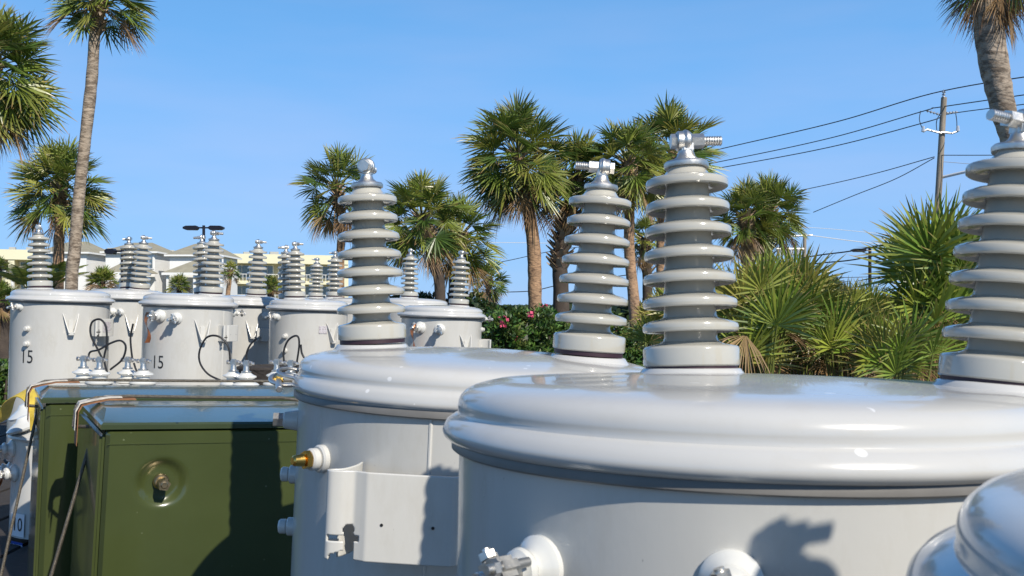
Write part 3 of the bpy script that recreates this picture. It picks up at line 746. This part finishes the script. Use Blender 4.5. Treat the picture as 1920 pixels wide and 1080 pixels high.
# low palm bushes far away
def palm_bush(label,cx,cy,rpx,Y,seed,nf=26,n=14,dead=.2,lo=0,group='small palm bushes by the far building'):
    rng=random.Random(seed); c=at(cx,cy,Y); R=rpx/F*Y
    t=thing('palm_bush',label,'palm bush',(c.x,c.y,0),None,group)
    crown_mesh(c,R,rng,nf,lo,dead,n,.9).build('fronds',LEAF,t,world=True,smooth=0)
    m=MB(); m.tube([V((c.x,c.y,-.05)),V((c.x,c.y,c.z*.5)),c],[.2,.16,.1],10); m.build('stem',BARKD,t,world=True)
palm_bush('round bush of palm fronds beneath the brown wall patch',192,525,36,40,31,nf=40,dead=.35)
palm_bush('small palm bush before the porch of the middle house',336,532,28,42,32)
palm_bush('upright palm bush beside the second group of far bushings',508,535,30,38,33,nf=30)
palm_bush('palm bush at the left edge above the far left tank',-2,498,26,40,34)
palm_bush('shaggy palm bush hanging behind the left edge of the first tank',2,560,50,12,35,nf=44,n=22,lo=-50,dead=.4)
palm_bush('low palm bush at the foot of the cream wall',380,552,22,45,36)
# feather palm (arching fronds) by the first far bushing
def feather_palm(label,cx,cy,Y,seed,n=12):
    rng=random.Random(seed); c=at(cx,cy,Y); t=thing('feather_palm',label,'palm',(c.x,c.y,0))
    mb=MB()
    for k in range(n):
        az=k*2.4+rng.uniform(-.3,.3); el=R_(rng.uniform(50,86)); L=rng.uniform(.65,.95)
        pts=[]
        for i in range(9):
            u=i/8; pts.append(c+V((math.cos(az)*math.cos(el),math.sin(az)*math.cos(el),math.sin(el)))*L*u+V((math.cos(az)*.4,math.sin(az)*.4,-.7))*L*u*u*.55)
        petiole(mb,pts,.012,(.12,.15,.04))
        for i in range(28):
            u=.18+.8*i/28; j=min(int(u*8),7); p=pts[j].lerp(pts[j+1],u*8-j); tg=(pts[j+1]-pts[j]).normalized()
            sd=tg.cross(V((0,0,1))).normalized()
            for sg in (-1,1):
                l=.22*math.sin(math.pi*min(1,u*.9+.08))*rng.uniform(.85,1.1)
                d=(sd*sg*.8+tg*.55+V((0,0,-.25))).normalized(); w=tg*.011
                cc=rng.choice(GR[1:]); nv=len(mb.v); mb.v += [p-w,p+w,p+d*l*.6+w,p+d*l]; mb.f.append((nv,nv+1,nv+2,nv+3)); mb.c += [cc]*4
    mb.build('fronds',LEAF,t,world=True,smooth=0)
    m=MB(); m.tube([V((c.x,c.y,-.05)),V((c.x,c.y,c.z*.5)),c],[.09,.08,.07],10); m.build('stem',BARKD,t,world=True)
feather_palm('green feather palm arching left of the first far bushing',52,545,16,41,14)
feather_palm('green feather palm between the far left bushing and the red trunk',100,540,17,42,12)
# saw palmettos
def palmetto(label,px,Y,fans,seed,base_px=None):
    """fans = list of (x,y,dY,size_px) of leaf centres in the picture plane"""
    rng=random.Random(seed); b=at(px,580,Y); b.z=0
    t=thing('saw_palmetto',label,'palmetto bush',b,None,'saw palmetto bushes at the right')
    mb=MB()
    for (x,y,dY,sz,tone) in fans:
        c=at(x,y,Y+dY); S=sz/F*Y
        root=V((b.x+(c.x-b.x)*.35,b.y+dY*.4,min(.5,c.z*.3)))
        d=(c-root).normalized(); mid=root.lerp(c,.55)+V((0,0,.10))
        if tone=='d': cb=rng.choice(DEAD); ct=rng.choice(DEAD)
        elif tone=='y': cb=rng.choice([(.24,.27,.045),(.28,.27,.06),(.20,.26,.04)]); ct=rng.choice([(.34,.25,.08),(.42,.30,.12)])
        else: cb=rng.choice([(.17,.26,.035),(.22,.31,.045),(.12,.20,.03),(.28,.33,.05)]); ct=rng.choice(TIP)
        petiole(mb,[root,mid,c],.009,(.16,.19,.05) if tone!='d' else (.24,.15,.08))
        dd=(d+V((rng.uniform(-.25,.25),rng.uniform(-.5,.0),rng.uniform(-.15,.35)+(-1.3 if tone=='d' else 0)))).normalized()
        up=V((rng.uniform(-.6,.6),-1+rng.uniform(-.4,.4),rng.uniform(.1,.9)))
        fan(mb,c,dd,up,S,25,R_(rng.uniform(70,105)) if tone!='d' else R_(50),.10 if tone!='d' else .4,cb,ct,rng,rng.uniform(.1,.6),.85)
    mb.build('fronds',LEAF,t,world=True,smooth=0)
    m=MB(); m.tube(catmull([b+V((0,0,-.05)),b+V((.05,0,.15)),b+V((.02,.05,.4))],4),.08,8); m.build('stem',BARKD,t,world=True)
def cloud(cx,cy,rx,ry,n,sz,seed,dead=.15,yel=.2):
    rng=random.Random(seed); o=[]
    for k in range(n):
        a=rng.random()*6.283; r=math.sqrt(rng.random()); x=cx+rx*r*math.cos(a); y=cy+ry*r*math.sin(a)
        q=rng.random(); low=(y-cy)/ry
        tone='d' if (q<dead and low>-.1) else ('y' if q<dead+yel*1.5 else 'g')
        o.append((x,y,rng.uniform(-.7,.7),sz*rng.uniform(.75,1.15),tone))
    return o
palmetto('tall spiky palmetto rising left of the right edge bushing',1755,8.2,cloud(1762,535,50,75,48,122,51,.12,.15)+cloud(1730,620,70,60,20,105,52,.5,.3),53)
palmetto('palmetto right beside the tall right of centre bushing',1420,8.0,cloud(1425,590,50,55,36,100,54,.1,.3)+cloud(1430,660,60,30,12,85,55,.3,.3),56)
palmetto('bright palmetto fan cluster under the twin palms',1495,8.6,cloud(1490,580,50,45,34,100,57,.12,.3)+cloud(1510,660,60,40,14,85,58,.4,.3),59)
palmetto('low palmetto in the middle of the gap',1590,8.0,cloud(1590,655,60,45,40,88,60,.2,.2),61)
palmetto('pale far palmetto below the single lamp post',1610,11.5,cloud(1605,590,60,28,26,62,62,.1,.4),63)
palmetto('low green palmetto at the foot of the tall spiky one',1680,7.4,cloud(1690,670,60,40,40,86,64,.15,.15),65)
palmetto('palmetto mass behind the bushing at the right edge',1860,8.6,cloud(1850,560,50,70,24,110,66,.15,.2)+cloud(1830,650,60,40,14,100,67,.4,.2),68)
palmetto('thin palmetto in shade between the two middle bushings',1228,10.5,cloud(1230,610,28,45,16,60,69,.3,.5),70)
palmetto('straggly palmetto behind the right of centre bushing',1345,9.5,cloud(1320,580,50,60,24,85,71,.15,.3),72)

# leafy shrubs
def shrub(name,label,cat,x0,x1,yt,Y,depth,seed,n=3500,leaf=.09,lw=.016,cols=((.06,.12,.025),(.04,.085,.02),(.11,.17,.035)),flowers=0,group=None,zlo=0.0):
    rng=random.Random(seed); a=at(x0,yt,Y); b=at(x1,yt,Y); W=b.x-a.x; H=a.z; cx=(a.x+b.x)/2
    t=thing(name,label,cat,(cx,Y,0),None,group); mb=MB(); fl=MB()
    bumps=[(rng.uniform(-.5,.5)*W,rng.uniform(-.5,.5)*depth,rng.uniform(.5,1.0)*H,rng.uniform(.16,.3)*max(W,.8)) for _ in range(14)]
    for k in range(n):
        bx,by,bz,br=rng.choice(bumps)
        th=rng.random()*6.283; ph=math.acos(rng.uniform(-1,1)); r=br*rng.uniform(.6,1.05)
        p=V((cx+bx+r*math.sin(ph)*math.cos(th),Y+by+r*math.sin(ph)*math.sin(th),max(zlo+.05,min(H*1.03,bz-br*.6+r*math.cos(ph)))))
        if rng.random()<.3: p.z=rng.uniform(zlo,H*.9)
        c=rng.choice(cols); c=tuple(q*rng.uniform(.8,1.25) for q in c)
        for j in range(4):
            d=V((rng.uniform(-1,1),rng.uniform(-1,1),rng.uniform(-.3,1.1))).normalized(); s=d.orthogonal().normalized(); s.rotate(Matrix.Rotation(rng.random()*3,3,d))
            nv=len(mb.v); mb.v += [p,p+d*leaf*.5+s*lw,p+d*leaf,p+d*leaf*.5-s*lw]; mb.f.append((nv,nv+1,nv+2,nv+3)); mb.c += [c]*4
    mb.build('foliage',LEAFB,t,world=True,smooth=0)
    for k in range(flowers):
        bx,by,bz,br=rng.choice(bumps); p=V((cx+bx+rng.uniform(-.8,.8)*br,Y+by-br*rng.uniform(.6,1),min(H*1.02,bz+rng.uniform(-.3,.5)*br)))
        for j in range(12):
            q=p+V((rng.uniform(-.05,.05),rng.uniform(-.05,.05),rng.uniform(-.05,.05))); d=V((rng.uniform(-1,1),rng.uniform(-1,.2),rng.uniform(-.2,1))).normalized(); s=d.orthogonal()
            s2=d.cross(s); fl.add([q-s*.022,q-s2*.022,q+s*.022,q+s2*.022],[(0,1,2,3)])
    if flowers: fl.build('flowers',PINK,t,world=True,smooth=0)
    m=MB()
    for k in range(7):
        x=cx+rng.uniform(-.35,.35)*W; y=Y+rng.uniform(-.3,.3)*depth; m.tube([V((x,y,-.03)),V((x+.05,y,H*.4)),V((x+rng.uniform(-.15,.15),y,H*.8))],[.03,.022,.01],6)
    m.build('stems',BARKD,t,world=True)
G_OL='oleander shrubs in the hedge'
shrub('oleander_shrub','oleander with pink flowers left of the banded palm trunk','shrub',900,1000,584,14.5,1.2,81,3200,flowers=9,group=G_OL)
shrub('oleander_shrub','oleander with pink flowers right of the banded palm trunk','shrub',1012,1080,582,14.6,1.2,82,2600,flowers=5,group=G_OL)
shrub('oleander_shrub','shaded oleander behind the base of the middle bushing','shrub',1080,1200,592,15,1.2,83,3000,flowers=1,group=G_OL)
shrub('oleander_shrub','shaded oleander between slim palm trunk and big bushing','shrub',1185,1300,588,15.2,1.2,84,3000,flowers=0,group=G_OL)
shrub('box_hedge','clipped green hedge at the left edge below the white car','hedge',-120,30,668,11.5,1.0,85,5000,.06,.018,cols=((.06,.11,.02),(.04,.08,.02),(.09,.15,.03)))
shrub('leafy_shrub','dense shrub behind the palmettos left half','shrub',1380,1530,575,12.5,1.5,86,4200,.10,.02,group='shrubs behind the palmettos')
shrub('leafy_shrub','dense shrub behind the palmettos right half','shrub',1640,1900,555,12.8,1.5,87,5500,.10,.02,group='shrubs behind the palmettos')
shrub('leafy_shrub','light green shrub behind the palmettos in the gap','shrub',1515,1660,572,13.5,1.5,88,4200,.10,.02,cols=((.08,.12,.03),(.06,.10,.03),(.11,.14,.04)),group='shrubs behind the palmettos')
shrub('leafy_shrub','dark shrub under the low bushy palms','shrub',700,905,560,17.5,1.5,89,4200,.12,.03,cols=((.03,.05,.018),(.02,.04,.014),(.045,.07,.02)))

# distant tree belt: a far-off wood
rng=random.Random(5); mb=MB()
for k in range(15000):
    px=rng.uniform(850,2300); Y=rng.uniform(150,175)
    top=574-(46 if 1500<px<1640 else 20)*abs(math.sin(px*.019)*.6+math.sin(px*.047+1)*.4)-(10 if px>1400 else 0)
    if px<1060: top=max(top,577)
    p=at(px,HY,Y); H=EYE+(HY-top)/F*Y; p.z=rng.random()**.6*H
    d=V((rng.uniform(-1,1),rng.uniform(-1,1),rng.uniform(-.4,1))).normalized(); s=d.orthogonal(); c=rng.choice([(.03,.055,.02),(.05,.08,.025),(.022,.04,.016)])
    nv=len(mb.v); mb.v += [p-s*.5,p+d*.8,p+s*.5,p-d*.8]; mb.f.append((nv,nv+1,nv+2,nv+3)); mb.c += [c]*4
wd=mb.build('distant_woods',LEAFB,smooth=0); tag(wd,'far-off dark green belt of trees along the horizon','trees',None,'stuff')

# ------------------------------------------------------------------ buildings
def wbox(m,x0,x1,y0,y1,z0,z1): m.box(((x0+x1)/2,(y0+y1)/2,(z0+z1)/2),(x1-x0,y1-y0,z1-z0))
# hotel: local x along the facade, -y toward the street
A=at(-80,466,118); B=at(648,480,134); A.z=0; B.z=0
dv=(B-A); LEN=dv.length; ang=math.atan2(dv.y,dv.x); HT=EYE+(580-466)/F*118
t=thing('apartment_building','long three storey cream apartment building with recessed balconies','building',A,Euler((0,0,ang)))
fh=HT/3.35
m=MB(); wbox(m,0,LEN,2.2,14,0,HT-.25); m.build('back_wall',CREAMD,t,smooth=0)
m=MB(); wbox(m,-.3,LEN+.3,-.4,14.3,HT-1.25,HT); wbox(m,-.3,LEN+.3,-.3,2.2,0,.3)
for f in (1,2): wbox(m,-.2,LEN+.2,-.2,2.18,f*fh-.25,f*fh+.05)
nb=8; bw=LEN/nb
solid=(0,2,5)
for i in range(nb+1):
    x=i*bw; wbox(m,x-.35,x+.35,-.25,2.19,.31,HT-1.26)
for i in range(nb):
    if i in (3,): wbox(m,i*bw+.36,i*bw+bw*.75,-.1,2.17,.32,HT-1.27)
m.build('facade_frame',CREAM,t,smooth=0)
m=MB()
for f in range(3):
    for i in range(nb):
        for k in range(12): 
            x=i*bw+.4+(bw-.8)*(k+.5)/12; m.box((x,-.05,f*fh+.55),(.05,.05,1.0))
        m.box((i*bw+bw/2,-.05,f*fh+1.08),(bw-.8,.07,.07))
m.build('balcony_railing',TRIMW,t,smooth=0)
for f in range(3):
    for i in range(nb):
        for dx,w in ((.25,1.5),(.68,2.0)):
            x=i*bw+bw*dx
            m=MB(); m.box((x,2.15,f*fh+1.5),(w+.24,.08,1.84)); fo=m.build('window',TRIMW,t,smooth=0)
            m=MB(); m.box((x-w*.25,2.09,f*fh+1.5),(w*.46,.06,1.6)); m.box((x+w*.25,2.09,f*fh+1.5),(w*.46,.06,1.6)); m.build('pane',GLASS,fo,smooth=0)
m=MB()
rng=random.Random(3)
for i in range(16):
    x=rng.uniform(.1,.98)*LEN; m.box((x,3+rng.random()*3,HT+.3),(rng.uniform(.6,1.2),1,.6))
m.build('roof_units',RAIL,t,smooth=0)

def hip(m,x0,x1,y0,y1,z0,z1,ov=.5,rl=.35):
    x0-=ov;x1+=ov;y0-=ov;y1+=ov; cx=(x0+x1)/2; cy=(y0+y1)/2; r=(x1-x0)*rl/2
    m.add([(x0,y0,z0),(x1,y0,z0),(x1,y1,z0),(x0,y1,z0),(cx-r,cy,z1),(cx+r,cy,z1)],[(0,1,5,4),(1,2,5),(2,3,4,5),(3,0,4),(3,2,1,0)])
def house(label,xa,xb,ridge,eave,Y,porch=None,wins=()):
    a=at(xa,eave,Y); b=at(xb,eave,Y); ze=a.z; zr=at(xa,ridge,Y+3).z
    t=thing('cottage',label,'house',((a.x+b.x)/2,Y,0),None,'grey roofed white cottages'); W=b.x-a.x
    m=MB(); wbox(m,-W/2,W/2,0,6,0,ze); m.build('wall',WHITEW,t,smooth=0)
    m=MB(); hip(m,-W/2,W/2,0,6,ze+.02,zr,.35); m.build('roof',ROOFG,t,smooth=0)
    m=MB()
    for (x0,x1,y0,y1) in ((-W/2-.38,W/2+.38,-.40,-.34),(-W/2-.38,-W/2-.34,-.34,6.3),(W/2+.34,W/2+.38,-.34,6.3)): wbox(m,x0,x1,y0,y1,ze-.14,ze+.015)
    m.build('fascia',TRIMW,t,smooth=0)
    for (wx,wy,ww,wh) in wins:
        p=at(wx,wy,Y); x=p.x-t.location.x
        m=MB(); m.box((x,-.03,p.z),(ww+.2,.08,wh+.2)); fo=m.build('window',TRIMW,t,smooth=0)
        m=MB(); m.box((x-ww/4,-.085,p.z),(ww/2-.06,.04,wh)); m.box((x+ww/4,-.085,p.z),(ww/2-.06,.04,wh)); m.build('pane',GLASS,fo,smooth=0)
    if porch:
        xa,xb,rz,ez=porch; p0=at(xa,ez,Y-4); p1=at(xb,ez,Y-4); x0=p0.x-t.location.x; x1=p1.x-t.location.x
        z0=p0.z; z1=at(xa,rz,Y-2).z
        m=MB(); hip(m,x0+.4,x1-.4,-4,-.65,z0+.02,z1,.4,.1); m.build('porch_roof',ROOFG,t,smooth=0)
        m=MB(); wbox(m,x0,x1,-4.42,-4.34,z0-.18,z0+.03); m.build('porch_beam',TRIMW,t,smooth=0)
        for k in range(3):
            x=x0+.4+(x1-x0-.8)*k/2; m=MB(); wbox(m,x-.1,x+.1,-4.1,-3.9,0,z0-.19); m.build('porch_post',TRIMW,t,smooth=0)
    return t
house('cottage at far left behind the two palm trunks',78,162,453,473,88,(15,85,492,508),((100,485,1.6,1.2),(170,0,.1,.1))[:1])
house('cottage with lamp post before it, middle of the three',198,290,455,472,88,(196,268,486,511),((280,492,.7,1.0),))
house('cottage with triangular porch roof and posts, rightmost of the three',318,410,457,478,88,(306,424,486,512),((412,490,.5,.9),))
# cream wing with window and brown patch
t=thing('stair_tower','plain cream stair tower with one grey window between two cottages','building',at(176,580,100)-V((0,0,EYE)))
Wt=at(205,0,100).x-at(148,0,100).x; Ht=at(0,467,100).z
m=MB(); wbox(m,-Wt/2,Wt/2,0,6,0,Ht); m.build('wall',CREAM,t,smooth=0)
wz=at(0,487,100).z
m=MB(); m.box((-.1,-.03,wz),(1.5,.08,1.7)); fo=m.build('window',TRIMW,t,smooth=0)
m=MB(); m.box((-.5,-.08,wz),(.6,.04,1.5)); m.box((.3,-.08,wz),(.6,.04,1.5)); m.build('pane',GLASS,fo,smooth=0)
m=MB(); m.box((-.2,-.05,at(0,502,100).z),(1.3,.1,.8)); m.build('brown_panel',REDC,t,smooth=0)

# ------------------------------------------------------------------ lamps, poles and wires
def cobra_head(m,p,sg,L,w):
    # flat shoebox head tapering outward
    x=[0,.12*L,.8*L,L]; h=[.10,.26,.24,.08]
    vs=[]
    for xi,hi in zip(x,h):
        for yy in (-w/2,w/2):
            vs += [V((p.x+sg*xi,p.y+yy,p.z-hi/2-.03)),V((p.x+sg*xi,p.y+yy,p.z+hi/2))]
    fs=[]
    for i in range(3):
        a=i*4;b=a+4; fs += [(a,b,b+1,a+1),(a+2,a+3,b+3,b+2),(a+1,b+1,b+3,a+3),(a,a+2,b+2,b)]
    fs += [(0,1,3,2),(12,14,15,13)]
    m.add(vs,fs)
def lamp_post(label,px,py,Y,heads,L,r=.09,dz=0):
    p=at(px,py,Y); t=thing('street_lamp',label,'lamp post',(p.x,p.y,0),None,'dark parking lot lamp posts')
    m=MB(); m.cyl(V((p.x,p.y,0)),p+V((0,0,.15)),r*1.2,r,14); m.build('pole',LAMPB,t,world=True)
    m=MB(); m.cyl((p.x,p.y,0),(p.x,p.y,.5),.28,.26,16,.03); m.build('base',WHITEW,t,world=True)
    for sg in heads:
        m=MB(); m.cyl(p,p+V((sg*.45,0,.0)),.05,.05,8); cobra_head(m,p+V((sg*.35,0,0)),sg,L,.4); m.build('lamp_head',LAMPB,t,world=True,smooth=0)
lamp_post('double headed lamp post above the middle cottage roof',382,427,62,(-1,1),.95)
lamp_post('single lamp post in front of the palmettos horizon at right',1631,469,80,(-1,),1.2,.13)
lamp_post('short lamp post in front of the middle cottage',229,471,50,(-1,1),.5,.07)
def pole(label,pts,Y,r,arm_m=None):
    P=[at(x,y,Y) for x,y in pts]; b=P[-1].copy(); b.z=-.1
    t=thing('utility_pole',label,'utility pole',(b.x,b.y,0),None,'wooden utility poles')
    m=MB(); m.tube([P[0],P[-1],b],[r*.85,r,r*1.15],16); m.build('pole',POLEW,t,world=True)
    return t,P
Y=44
t,P=pole('tall wooden utility pole with insulated cross arms',[(1770,183),(1757,410)],Y,.15)
def insul(m,a,b,n=5,r=.07):
    a=V(a);b=V(b)
    for k in range(n):
        c=a.lerp(b,(k+.5)/n); d=(b-a).normalized(); m.cyl(c-d*.03,c+d*.03,r,r*.6,10)
    m.cyl(a,b,.02,.02,6)
m=MB(); m.cyl(at(1768,183,Y),at(1770,168,Y),.03,.03,8); insul(m,at(1769,184,Y),at(1770,170,Y),3,.09); m.build('insulator',GALV,t,world=True)
for q in ((at(1766,216,Y),at(1736,207,Y)),(at(1768,213,Y),at(1796,210,Y))):
    m=MB(); insul(m,*q); m.build('insulator',GALV,t,world=True)
m=MB()
for q in ([(1765,250),(1738,243),(1731,247)],[(1765,248),(1785,250),(1796,246)]): m.tube([at(x,y,Y-.2) for x,y in q],.045,8)
m.cyl(at(1731,247,Y-.2),at(1731,237,Y-.2),.09,.06,8); m.cyl(at(1796,246,Y-.2),at(1796,236,Y-.2),.09,.06,8)
m.build('lower_arm',GALV,t,world=True)
for q in ((1726,208,1724,225,1730,243),(1764,210,1756,228,1757,250),(1792,213,1794,228,1794,243)):
    m=MB(); m.tube(catmull([at(q[0],q[1],Y),at(q[2],q[3],Y),at(q[4],q[5],Y)],6),.018,6); m.build('jumper_wire',LINE,t,world=True)
m=MB(); m.tube(catmull([at(1768,332,Y),at(1820,320,Y-1),at(1882,308,Y-2)],6),.07,8); m.build('lamp_arm',TRIMW,t,world=True)
t2,P2=pole('distant short utility pole above the twin palms horizon',[(1509,438),(1508,520)],110,.22)
m=MB(); m.cyl(at(1480,443,110),at(1523,441,110),.1,.1,8); m.cyl(at(1455,467,110),at(1508,467,110),.16,.16,8)
for x in (1462,1472,1483,1495): m.cyl(at(x,467,110),at(x,478,110),.28,.28,10)
m.build('cross_arm',GALV,t2,world=True)
t3,P3=pole('faint far utility pole between palmetto tops',[(1548,505),(1548,540)],140,.2)
m=MB(); m.cyl(at(1540,510,140),at(1556,510,140),.1,.1,8); m.build('cross_arm',GALV,t3,world=True)
def wire(label,pts,r,mt=LINE):
    m=MB(); m.tube(catmull([at(x,y,Y_) for x,y,Y_ in pts],10),r*.72,6); tag(m.build('power_line',mt),label,'power line','overhead power lines')
wire('uppermost power line reaching the pole top',[(900,375,66),(1130,330,60),(1365,276,54),(1570,228,48),(1770,170,44),(2100,118,34)],.035)
wire('second power line, ending on the left insulator arm',[(900,380,66),(1130,345,60),(1365,300,54),(1560,258,49),(1736,207,44),(1768,200,44),(2100,152,34)],.032)
wire('third power line, just below the second one',[(900,385,66),(1130,352,60),(1365,312,54),(1560,275,49),(1740,228,44),(1796,211,44),(2100,175,34)],.032)
wire('thin cable sloping up to the middle of the pole',[(1380,378,58),(1500,357,54),(1630,328,49),(1752,294,44)],.028)
wire('lowest thin cable with a splice sloping up to the pole',[(1525,398,53),(1600,367,50),(1680,335,47),(1752,296,44)],.028)
wire('level cable from the pole to the right palm trunk',[(1760,291,44),(1850,291,42),(2000,290,38)],.025)
wire('pale cable below the level one at right',[(1765,303,44),(1850,309,42),(2000,312,38)],.018,LINEP)
wire('dark low line crossing behind the lamp post, upper',[(1400,505,70),(1520,481,66),(1600,470,62),(1700,450,58)],.06)
wire('dark low line crossing behind the lamp post, lower',[(1400,520,70),(1520,496,66),(1600,487,62),(1700,466,58)],.06)
wire('pale line low above the shrubs, upper',[(1380,425,90),(1525,427,90),(1690,442,90)],.03,LINEP)
wire('pale line low above the shrubs, lower',[(1510,440,90),(1600,452,90),(1690,462,90)],.05,LINEP)
wire('pale line left of the middle palms',[(880,455,80),(960,455,80),(1100,457,80)],.03,LINEP)
wire('dark line behind the banded palm trunk, upper',[(880,503,60),(960,487,60),(1040,470,60),(1180,450,60)],.03)
wire('dark line behind the banded palm trunk, lower',[(940,548,60),(1000,545,60),(1060,532,60),(1180,515,60)],.04)
wire('thin dark line along the far road at the horizon',[(1480,520,120),(1600,520,120),(1700,515,120)],.05)

# ------------------------------------------------------------------ cars
def car(name,label,mt,loc,rz):
    t=thing(name,label,'car',loc,Euler((0,0,rz)),'parked cars')
    side=[(-2.2,.35),(-2.22,.7),(-2.1,.88),(-1.25,.98),(1.45,1.02),(2.1,.98),(2.2,.7),(2.18,.35)]
    m=MB(); m.prism([(a,b) for a,b in side],'y',-.86,.86)
    bm_=m.build('body',mt,t,smooth=0); bv=bm_.modifiers.new('b','BEVEL'); bv.width=.07; bv.segments=3
    cab=[(-1.15,.99),(-.45,1.40),(.85,1.43),(1.65,1.0)]; vs=[]
    for s in (-1,1):
        for a,b in cab: vs.append(V((a,s*(.80 if b<1.1 else .64),b)))
    m=MB(); m.add(vs,[(3,2,1,0),(4,5,6,7),(0,1,5,4),(1,2,6,5),(2,3,7,6),(0,4,7,3)]); g=m.build('windows',GLASS,t,smooth=0)
    m=MB(); m.box((.2,0,1.435),(1.3,1.26,.035),.012)
    for s in (-1,1):
        m.tube([V((-1.14,s*.80,1.0)),V((-.45,s*.65,1.41)),V((.85,s*.65,1.44)),V((1.63,s*.80,1.02))],.035,6); m.tube([V((.25,s*.65,1.42)),V((.25,s*.82,1.0))],.035,6)
    m.build('roof',mt,t,smooth=0)
    for x in (-1.35,1.35):
        for s in (-1,1):
            m=MB(); m.cyl((x,s*.72,.33),(x,s*.90,.33),.33,.33,28,.03); w=m.build('wheel',TYRE,t)
            m=MB(); m.cyl((x,s*.80,.33),(x,s*.915,.33),.2,.2,20,.02); m.build('rim',GALV,w)
    for s in (-1,1):
        m=MB(); m.box((-2.19,s*.6,.75),(.06,.35,.14),.02); m.build('headlight',GLASS,t)
        m=MB(); m.box((2.17,s*.62,.8),(.06,.3,.14),.02); m.build('tail_light',REDC,t)
car('parked_car','blue car glimpsed between the middle bushing and slim palm trunk',CARB,(2.15,17.2,.15),R_(20))
car('parked_car','white car at the left edge above the clipped hedge',CARW,(-9.6,15.5,.0),R_(5))

# ------------------------------------------------------------------ ground
m=MB(); m.quad((-700,-200,0),(700,-200,0),(700,900,0),(-700,900,0)); tag(m.build('ground',GRASSM,smooth=0),None,None,None,'structure')
m=MB(); m.quad((-14,-8,.004),(14,-8,.004),(14,9.5,.004),(-14,9.5,.004)); tag(m.build('parking_lot',ASPH,smooth=0),None,None,None,'structure')
m=MB(); m.quad((-60,30,.004),(80,30,.004),(80,56,.004),(-60,56,.004)); tag(m.build('road',ASPH,smooth=0),None,None,None,'structure')
m=MB(); m.box((-7,9.7,.06),(14,.16,.14),.02); tag(m.build('kerb',REDC,smooth=0),None,None,None,'structure')

# ------------------------------------------------------------------ light, sky, camera
SUN_EL=40.0; SUN_AZ=36.0   # azimuth: degrees to the right of straight behind the camera
dsun=V((math.sin(R_(SUN_AZ))*math.cos(R_(SUN_EL)),-math.cos(R_(SUN_AZ))*math.cos(R_(SUN_EL)),math.sin(R_(SUN_EL))))
sl=bpy.data.lights.new('sun','SUN'); sl.energy=4.6; sl.angle=R_(.55); sl.color=(1,.93,.82)
so=bpy.data.objects.new('sun',sl); col.objects.link(so); so.rotation_euler=dsun.to_track_quat('Z','Y').to_euler()
w=bpy.data.worlds.new('World'); sc.world=w; w.use_nodes=True; nt=w.node_tree; N=nt.nodes; L=nt.links
bg=N['Background']; sky=N.new('ShaderNodeTexSky'); sky.sky_type='NISHITA'; sky.sun_disc=False
sky.sun_elevation=R_(SUN_EL); sky.sun_rotation=math.atan2(dsun.x,dsun.y)
sky.air_density=1.0; sky.dust_density=.15; sky.ozone_density=2.5; sky.altitude=0
hs=N.new('ShaderNodeHueSaturation'); hs.inputs['Saturation'].default_value=1.15; L.new(sky.outputs[0],hs.inputs['Color'])
mx=N.new('ShaderNodeMix'); mx.data_type='RGBA'; mx.inputs['Factor'].default_value=.85; L.new(hs.outputs[0],mx.inputs['A'])
tc=N.new('ShaderNodeTexCoord'); mp=N.new('ShaderNodeMapping'); mp.inputs['Scale'].default_value=(1,1,5); mp.inputs['Rotation'].default_value=(0,.12,0); L.new(tc.outputs['Generated'],mp.inputs['Vector'])
nz=N.new('ShaderNodeTexNoise'); nz.inputs['Scale'].default_value=1.6; nz.inputs['Detail'].default_value=5; L.new(mp.outputs[0],nz.inputs['Vector'])
mr=N.new('ShaderNodeMapRange'); mr.inputs['From Min'].default_value=.42; mr.inputs['From Max'].default_value=.74; mr.inputs['To Max'].default_value=.6; L.new(nz.outputs['Fac'],mr.inputs['Value'])
cm=N.new('ShaderNodeMix'); cm.data_type='RGBA'; cm.inputs['A'].default_value=(1.35,3.7,7.4,1); cm.inputs['B'].default_value=(3.2,4.4,7.2,1); L.new(mr.outputs[0],cm.inputs['Factor'])
sx=N.new('ShaderNodeSeparateXYZ'); L.new(tc.outputs['Generated'],sx.inputs[0])
zr=N.new('ShaderNodeMapRange'); zr.interpolation_type='SMOOTHSTEP'; zr.inputs['From Min'].default_value=.15; zr.inputs['From Max'].default_value=.75; L.new(sx.outputs['Z'],zr.inputs['Value'])
zm=N.new('ShaderNodeMix'); zm.data_type='RGBA'; zm.inputs['B'].default_value=(.30,.95,2.5,1); L.new(zr.outputs[0],zm.inputs['Factor']); L.new(cm.outputs['Result'],zm.inputs['A'])
L.new(zm.outputs['Result'],mx.inputs['B']); L.new(mx.outputs['Result'],bg.inputs['Color']); bg.inputs['Strength'].default_value=.11
cam=bpy.data.cameras.new('cam'); co=bpy.data.objects.new('cam',cam); col.objects.link(co); sc.camera=co
co.location=(0,0,EYE); co.rotation_euler=(R_(90),0,0); cam.sensor_width=36; cam.lens=36*F/1920; cam.shift_y=(HY-540)/1920
cam.clip_start=.02; cam.clip_end=3000
cam.dof.use_dof=True; cam.dof.focus_distance=10; cam.dof.aperture_fstop=30
vs_=sc.view_settings; vs_.view_transform='Standard'; vs_.look='None'; vs_.gamma=1; vs_.exposure=.3
